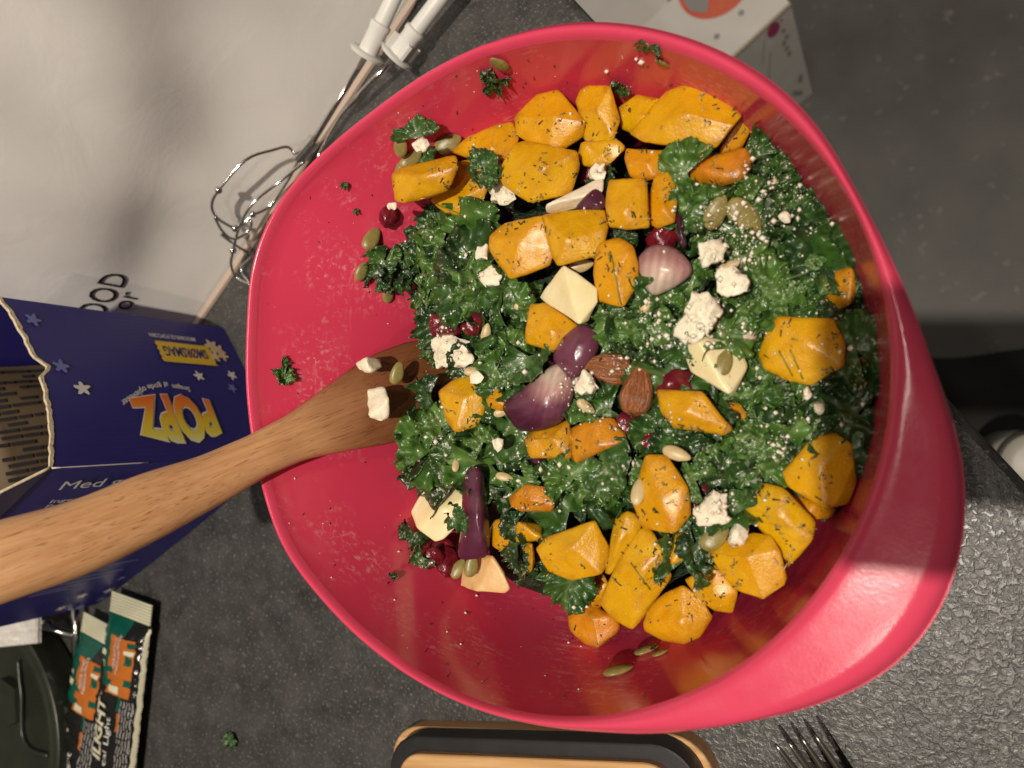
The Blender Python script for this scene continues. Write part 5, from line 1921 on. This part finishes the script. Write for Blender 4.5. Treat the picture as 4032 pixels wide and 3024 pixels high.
# ---------------------------------------------------------------- fork
fz = 0.020
fk = thing('fork', 'dirty steel fork with tines pointing at the bowl, bottom right', 'fork', tuple(at(3250, 3000, 0)))


def fc(x, y):          # notes taken on the strip at (1400, 2750)
    return 1400 + x / 1.0533, 2750 + y / 1.0533


for (x0, y0, x1, y1) in ((1742, 190, 1850, 330), (1795, 180, 1905, 330), (1850, 163, 1965, 330), (1905, 150, 2030, 330)):
    p, q = at(*fc(x0, y0), fz + 0.004), at(*fc(x1, y1), fz - 0.002)
    v_, f_ = tube_data([p, p.lerp(q, 0.15), p.lerp(q, 0.5), q, q + (q - p) * 0.25], [0.0006, 0.0011, 0.0015, 0.0017, 0.0017], 10)
    part('tine', v_, f_, M['steel'], fk)
p0, p1 = at(*fc(1838, 325), fz - 0.003), at(*fc(2045, 325), fz - 0.003)
dd = (at(*fc(2100, 480), fz - 0.006) - at(*fc(1930, 325), fz - 0.003))
V = [p0, p1, p1 + dd * 0.9 - (p1 - p0) * 0.25, p0 + dd * 0.9 + (p1 - p0) * 0.25]
v_, f_ = prism_data(V, (0, 0, -0.0018))
part('neck', v_, f_, M['steel'], fk, smooth=False)
v_, f_ = tube_data([(V[2] + V[3]) / 2, (V[2] + V[3]) / 2 + dd * 1.5 + Vector((0, 0, 0.002)), (V[2] + V[3]) / 2 + dd * 3.5 - Vector((0, 0, 0.010))], [0.0035, 0.003, 0.005], 12)
part('handle', v_, f_, M['steel'], fk)

# ---------------------------------------------------------------- beyond the counter: things on the floor
wb_b = at(3198, 365, zf)
top_z = zf + 0.285
wb_t = Vector((wb_b.x, wb_b.y, top_z))
e1_ = at(2870, 219, top_z) ; e2_ = at(3107, 0, top_z)
dl = (e1_ - e2_).normalized()                 # along the top edge, towards the bowl
dw = Vector((dl.y, -dl.x, 0))
tl = at(2622, 0, top_z)
dw = dw if (tl - e2_).dot(dw) > 0 else -dw
ww = (tl - e2_).dot(dw)
c0 = wb_t
LB = 0.42
wb = thing('printed_carton', 'white carton with a red fruit printed on top, on the floor past the counter', 'carton', (c0.x, c0.y, zf))
P0 = c0 - UP * 0.285; P1 = P0 + dl * LB; P2 = P1 + dw * ww; P3 = P0 + dw * ww
tops = [p + UP * 0.285 for p in (P0, P1, P2, P3)]
part('lid', tops, [(0, 1, 2, 3)], M['card_white'], wb, smooth=False)
sidep = part('side_panel', [P0, P1, tops[1], tops[0]], [(0, 1, 2, 3)], M['card_white'], wb, smooth=False)
part('side_panel', [P1, P2, tops[2], tops[1]], [(0, 1, 2, 3)], M['card_white'], wb, smooth=False)
part('side_panel', [P2, P3, tops[3], tops[2]], [(0, 1, 2, 3)], M['card_white'], wb, smooth=False)
part('side_panel', [P3, P0, tops[0], tops[3]], [(0, 1, 2, 3)], M['card_white'], wb, smooth=False)
bt = tube_data([tops[0], tops[1]], 0.002, 6)
part('folded_edge', bt[0], bt[1], M['torn'], wb)
rc = at(2812, -70, top_z)
rr_ = (at(2958, -70, top_z) - rc).length
pr = part('fruit_print', [rc + UP * 0.0012] + [rc + UP * 0.0012 + Vector((math.cos(a), math.sin(a), 0)) * rr_ for a in np.linspace(0, 2 * math.pi, 48, endpoint=False)], [(0, 1 + i, 1 + (i + 1) % 48) for i in range(48)], M['red_print'], wb, smooth=False)
gl = [at(x, y, top_z + 0.002) for x, y in ((2690, 0), (2745, -60), (2790, 0), (2785, 50), (2720, 45), (2705, 25))]
part('leaf_print', gl, [tuple(range(6))], M['print_grey'], pr, smooth=False, base=wb.location)
nS = Vector((dl.y, -dl.x, 0)); nS = nS if nS.dot(CAM - c0) > 0 else -nS


def on_side(px, py):
    return on_plane(px, py, c0, nS) + nS * 0.0012


ov = [on_side(*T('d', 585 + 22 * math.cos(a) - 45 * math.sin(a) * 0.75, 188 + 22 * math.cos(a) + 45 * math.sin(a))) for a in np.linspace(0, 2 * math.pi, 24, endpoint=False)]
part('logo_print', ov, [tuple(range(24))], M['magenta'], sidep, smooth=False, base=wb.location)
for (x, y, w_, h_) in ((650, 195, 18, 24), (672, 232, 22, 20), (655, 275, 16, 34), (672, 310, 14, 30), (688, 342, 20, 26), (760, 505, 22, 50), (742, 600, 60, 28), (355, 405, 24, 26), (636, 128, 16, 14), (520, 330, 4, 160), (560, 420, 4, 180)):
    q = [on_side(*T('d', x + sx * w_ / 2 + sy * -6, y + sy * h_ / 2)) for sx, sy in ((-1, -1), (1, -1), (1, 1), (-1, 1))]
    part('print_mark', q, [(0, 1, 2, 3)], M['print_grey'], sidep, smooth=False, base=wb.location)
for (x, y) in ((222, 238), (380, 85)):
    p = at(*T('d', x, y), top_z) + UP * 0.001
    v_ = [p + Vector((math.cos(a), math.sin(a), 0)) * 0.004 for a in np.linspace(0, 2 * math.pi, 16, endpoint=False)]
    part('print_dot', v_, [tuple(range(16))], M['print_grey'], wb, smooth=False)
# plain off-white carton behind it
pz = zf + 0.16
s0 = at(2200, -200, pz); s1 = at(2620, -200, pz); s2 = at(2640, 260, pz); s3 = at(2200, 120, pz)
v_, f_ = prism_data([s0, s1, s2, s3], (0, 0, -0.16))
solo('storage_box', v_, f_, M['card_white'], 'plain off-white box left of the printed carton, past the counter edge', 'box', smooth=False)
# a dark rumpled sheet and a round cream stool top by the counter's corner
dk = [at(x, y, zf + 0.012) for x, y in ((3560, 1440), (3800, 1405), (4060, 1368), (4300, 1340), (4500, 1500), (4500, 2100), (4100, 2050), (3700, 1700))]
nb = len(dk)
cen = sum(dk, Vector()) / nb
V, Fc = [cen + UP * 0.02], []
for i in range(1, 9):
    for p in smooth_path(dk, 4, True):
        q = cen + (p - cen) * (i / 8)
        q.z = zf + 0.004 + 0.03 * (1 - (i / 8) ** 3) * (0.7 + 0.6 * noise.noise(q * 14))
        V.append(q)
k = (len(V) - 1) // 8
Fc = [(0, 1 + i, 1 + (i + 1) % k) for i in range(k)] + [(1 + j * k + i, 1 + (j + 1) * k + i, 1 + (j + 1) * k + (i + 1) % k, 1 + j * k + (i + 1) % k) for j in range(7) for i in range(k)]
solo('floor_sheet', V, Fc, M['sheet_dark'], 'dark rumpled sheet on the floor right of the bowl handle', 'mat')
sc_ = at(4095, 1835, zf + 0.30)
sr = (at(3925, 1835, zf + 0.30) - sc_).length
st = thing('round_bin', 'round cream lid with a black rim at the right edge beyond the counter', 'bin', (sc_.x, sc_.y, zf))
v_, f_ = lathe_data((sc_.x, sc_.y, zf), (0, 0, 1), [(0.0, sr * 0.86), (0.285, sr * 0.98)], 48)
part('body', v_, f_, M['cream'], st)
v_, f_ = lathe_data((sc_.x, sc_.y, zf + 0.285), (0, 0, 1), [(0, sr * 1.03), (0.010, sr * 1.05), (0.014, sr * 1.0), (0.013, sr * 0.93), (0.008, sr * 0.92)], 48, False)
part('rim', v_, f_, M['black'], st)
v_, f_ = lathe_data((sc_.x, sc_.y, zf + 0.290), (0, 0, 1), [(0, sr * 0.93), (0.006, sr * 0.90), (0.009, sr * 0.6), (0.010, 0.001)], 48)
part('lid', v_, f_, M['cream'], st)

# ---------------------------------------------------------------- the phone taking the picture: behind the lens, out of frame, it shades the right of the bowl
ph_c = CAM + ROT @ Vector((0.0615, -0.024, 0.0105))
ph = thing('smartphone', 'black smartphone held above the bowl, taking the picture', 'phone', tuple(ph_c))
px2 = ROT @ Vector((1, 0, 0)); py2 = ROT @ Vector((0, 1, 0)); pz2 = ROT @ Vector((0, 0, 1))
ol_ = [ph_c + px2 * q.x + py2 * q.y for q in rounded_rect(0, 0, 0.147, 0.0715, 0.011, 0, 0)]
v_, f_ = prism_data([p - pz2 * 0.0038 for p in ol_], pz2 * 0.0076)
o = part('body', v_, f_, M['black'], ph, smooth=False)
sc2 = [ph_c + (p - ph_c) * 0.95 + pz2 * 0.0041 for p in ol_]
part('screen', sc2, [tuple(range(len(sc2)))], M['black'], ph, smooth=False)

# ---------------------------------------------------------------- crumbs, herbs
bpy.context.view_layer.update()


def bvh_of(objs):
    vs_, fs_, n0 = [], [], 0
    for o in objs:
        me = o.data
        co = np.empty(len(me.vertices) * 3, dtype=np.float32)
        me.vertices.foreach_get('co', co)
        mw = np.array(o.matrix_world)
        co = co.reshape(-1, 3) @ mw[:3, :3].T + mw[:3, 3]
        vs_ += co.tolist()
        fs_ += [tuple(q + n0 for q in p.vertices) for p in me.polygons]
        n0 += len(me.vertices)
    return BVHTree.FromPolygons(vs_, fs_)


tree = bvh_of(OCC + [spoon])
rnd = random.Random(12)


def flecks(name, label, cat, hits, mats, shape):
    V, Fc, mi = [], [], []
    for (p, nn) in hits:
        vv_, ff_ = shape(p, nn)
        b = len(V)
        V += vv_; Fc += [tuple(q + b for q in f) for f in ff_]
        k = rnd.randrange(len(mats))
        mi += [k] * len(ff_)
    o = link(name, pydata(name, V, Fc), list(mats))
    o.data.polygons.foreach_set('material_index', mi)
    return tag(o, label, cat, kind='stuff')


def needle(p, nn):
    t = nn.orthogonal().normalized()
    t = (Matrix.Rotation(rnd.uniform(0, 6.28), 3, nn) @ t)
    b = nn.cross(t)
    L = rnd.choice((0.0003, 0.0004, 0.0005, 0.0006, 0.0008, 0.0013)); w = rnd.uniform(0.00018, 0.00036); h = 0.0003
    bend = nn * rnd.uniform(0, 0.0006)
    V = [p - t * L - b * w, p + b * w * 0.2 - t * L, p + t * L * 0.9 - b * w + bend, p + t * L + b * w + bend]
    V += [q + nn * h for q in V]
    return V, [(4, 5, 7, 6), (0, 1, 5, 4), (1, 3, 7, 5), (3, 2, 6, 7), (2, 0, 4, 6)]


OCT = [Vector(v) for v in ((1, 0, 0), (-1, 0, 0), (0, 1, 0), (0, -1, 0), (0, 0, 1), (0, 0, -1))]
OCF = [(0, 2, 4), (2, 1, 4), (1, 3, 4), (3, 0, 4), (2, 0, 5), (1, 2, 5), (3, 1, 5), (0, 3, 5)]


def crumb(p, nn):
    s_ = 0.00020 * math.exp(rnd.uniform(0, 1.0) ** 3 * 1.9)
    return [p + nn * s_ * 0.4 + Vector([c_ * s_ * rnd.uniform(0.6, 1.5) for c_ in v]) for v in OCT], OCF


def cast(px, py):
    hit = tree.ray_cast(CAM, ray(px, py))
    return (hit[0], hit[1]) if hit[0] is not None else None


for lab_, t_, pa_, pb_ in (('squash cube with green line', 'a', (585, 1310), (790, 1392)), ('squash cube with a green streak', 'b', (1745, -30), (1815, 318)), ('lone squash cube with two', 'F', (1683, 758), (1712, 812)), ('lone squash cube with two', 'F', (1708, 756), (1735, 818)), ('long squash cube with a yellow seam', 'c', (1880, 330), (2000, 500))):
    o_ = next(o for o in scene.objects if str(o.get('label', '')).startswith(lab_))
    (xa, ya), (xb, yb) = T(t_, *pa_), T(t_, *pb_)
    pth = []
    for k in range(9):
        h = cast(xa + (xb - xa) * k / 8 + rnd.uniform(-2, 2), ya + (yb - ya) * k / 8 + rnd.uniform(-2, 2))
        if h and (not pth or (h[0] - pth[-1]).length < 0.008):
            pth.append(h[0] + h[1] * 0.00008)
    if len(pth) > 3:
        v_, f_ = tube_data(pth, 0.00032, 6)
        part('vein', v_, f_, M['vein'], o_)
hits = []
for ol, mt in COVER:
    if mt not in ('squash', 'squash_roast'):
        continue
    xs = [p[0] for p in ol]; ys = [p[1] for p in ol]
    area = (max(xs) - min(xs)) * (max(ys) - min(ys))
    for _ in range(int(3 + area / 5200)):
        x, y = rnd.uniform(min(xs), max(xs)), rnd.uniform(min(ys), max(ys))
        if inside(x, y, ol):
            h = cast(x, y)
            if h:
                hits.append(h)
                if rnd.random() < 0.5:
                    for _k in range(rnd.randrange(1, 6)):
                        h2 = cast(x + rnd.gauss(0, 14), y + rnd.gauss(0, 14))
                        if h2:
                            hits.append(h2)
flecks('dried_herbs', 'dried rosemary and thyme flecks sprinkled over the squash', 'herbs', hits, [M['herb_dark'], M['herb_olive'], M['herb_olive'], M['herb_pale'], M['herb_green']], needle)
hits = []
for poly, dens in ((KA, 130), (KB, 260), (KC, 120), (KD, 30), (KE, 25), (KF, 70)):
    xs = [p[0] * S for p in poly]; ys = [p[1] * S for p in poly]
    pl = [(x * S, y * S) for x, y in poly]
    k = 0
    for _ in range(20000):
        if k >= dens:
            break
        x, y = rnd.uniform(min(xs), max(xs)), rnd.uniform(min(ys), max(ys))
        if inside(x, y, pl) and noise.noise(Vector((x * 0.011, y * 0.011, 3))) > -0.15:
            h = cast(x, y)
            if h:
                hits.append(h); k += 1
for ol, mt in COVER:
    if mt in ('squash', 'squash_roast', 'onion'):
        for _ in range(3):
            i = rnd.randrange(len(ol))
            h = cast(ol[i][0] * 0.7 + ol[i - 2][0] * 0.3, ol[i][1] * 0.7 + ol[i - 2][1] * 0.3)
            if h:
                hits.append(h)
for (gx, gy, sx_, sy_, k_) in ((1600, 500, 70, 80, 380), (1520, 700, 50, 50, 160), (1700, 400, 50, 50, 120), (1430, 700, 50, 40, 70), (970, 740, 40, 40, 80), (1080, 430, 40, 30, 70), (1240, 850, 40, 40, 60), (1540, 1090, 40, 30, 70), (1340, 790, 30, 20, 40), (1680, 950, 60, 50, 80)):
    for _ in range(k_):        # denser dustings of cheese
        h = cast(rnd.gauss(gx, sx_ * 0.7) * S, rnd.gauss(gy, sy_ * 0.7) * S)
        if h:
            hits.append(h)
for _ in range(110):       # on the bare bowl wall
    x, y = rnd.choice(((rnd.uniform(1000, 1600), rnd.uniform(700, 2300)), (rnd.uniform(1500, 2700), rnd.uniform(180, 520)), (rnd.uniform(1300, 2500), rnd.uniform(2330, 2750))))
    if cast(x, y) is None:
        p, nn = bowl_hit(x, y)
        q = p - BC
        if p.z < 0.136:
            hits.append((p, nn))
flecks('cheese_crumbs', 'tiny white cheese crumbs scattered over the kale and bowl wall', 'feta', hits, [M['feta']], crumb)
hits = []
for _ in range(60):
    x, y = rnd.choice(((rnd.uniform(1000, 1600), rnd.uniform(700, 2300)), (rnd.uniform(1500, 2700), rnd.uniform(180, 520)), (rnd.uniform(1500, 2600), rnd.uniform(2330, 2750))))
    if cast(x, y) is None:
        p, nn = bowl_hit(x, y)
        if p.z < 0.136:
            hits.append((p, nn))
for (x, y) in ((980, 2450), (1120, 2520), (1105, 2010), (1290, 2480), (3330, 2940), (3190, 2990)):
    hits.append((at(x, y, 0.0006), Vector((0, 0, 1))))
flecks('herb_specks', 'dark herb specks stuck to the bare bowl wall', 'herbs', hits, [M['herb_dark'], M['herb_green']], needle)

# ---------------------------------------------------------------- labels for the kale leaves
for o in scene.objects:
    if o.get('label') and o.parent is None and o.type == 'MESH' and o.get('category') in ('squash', 'apple', 'onion', 'almond', 'feta', 'cranberry') and o.get('kind') is None:
        LM.append((*proj(o.location), o['label']))
used = set()
STOPW = {'left', 'right', 'of', 'over', 'above', 'below', 'under', 'beside', 'with', 'in', 'on', 'at', 'behind', 'between', 'lying', 'half', 'against', 'touching', 'near', 'standing', 'highest', 'tucked', 'stuck', 'covered', 'by', 'topped', 'among', 'and', 'dusted', 'coated', 'to', 'from', 'peeking'}
TONE = {'kale': 'green', 'kale_light': 'bright green', 'kale_dark': 'dark green', 'flat': 'flat green'}
for (o, px, py, sz, tone) in KALE:
    near = sorted(LM, key=lambda q: math.hypot(q[0] - px, q[1] - py))[:6]
    size = 'large' if sz > 0.95 else 'small' if sz < 0.5 else 'curly'
    lab = None
    for pre in ('', size + ' '):
        for (lx, ly, ph) in near:
            dx_, dy_ = px - lx, py - ly
            d = ('right of' if dx_ > 0 else 'left of') if abs(dx_) > abs(dy_) else ('below' if dy_ > 0 else 'above')
            head = f"{pre}{TONE[tone]} kale leaf {d} the".split()
            words = ph.split(',')[0].split()
            while len(head) + len(words) > 16:      # too long: drop the last phrase
                k = max((q for q, w_ in enumerate(words) if q > 1 and w_ in STOPW), default=len(words) - 1)
                words = words[:k]
            while words[-1] in STOPW or words[-1] in ('the', 'a', 'its'):
                words.pop()
            l_ = ' '.join(head + words)
            if l_ not in used:
                lab = l_
                break
        if lab:
            break
    if lab is None:
        lab = ' '.join(f"{size} {TONE[tone]} frilly kale leaf near the {near[0][2].split(',')[0]}".split()[:16])
    used.add(lab)
    tag(o, lab, 'kale', 'curly kale leaves in the salad')
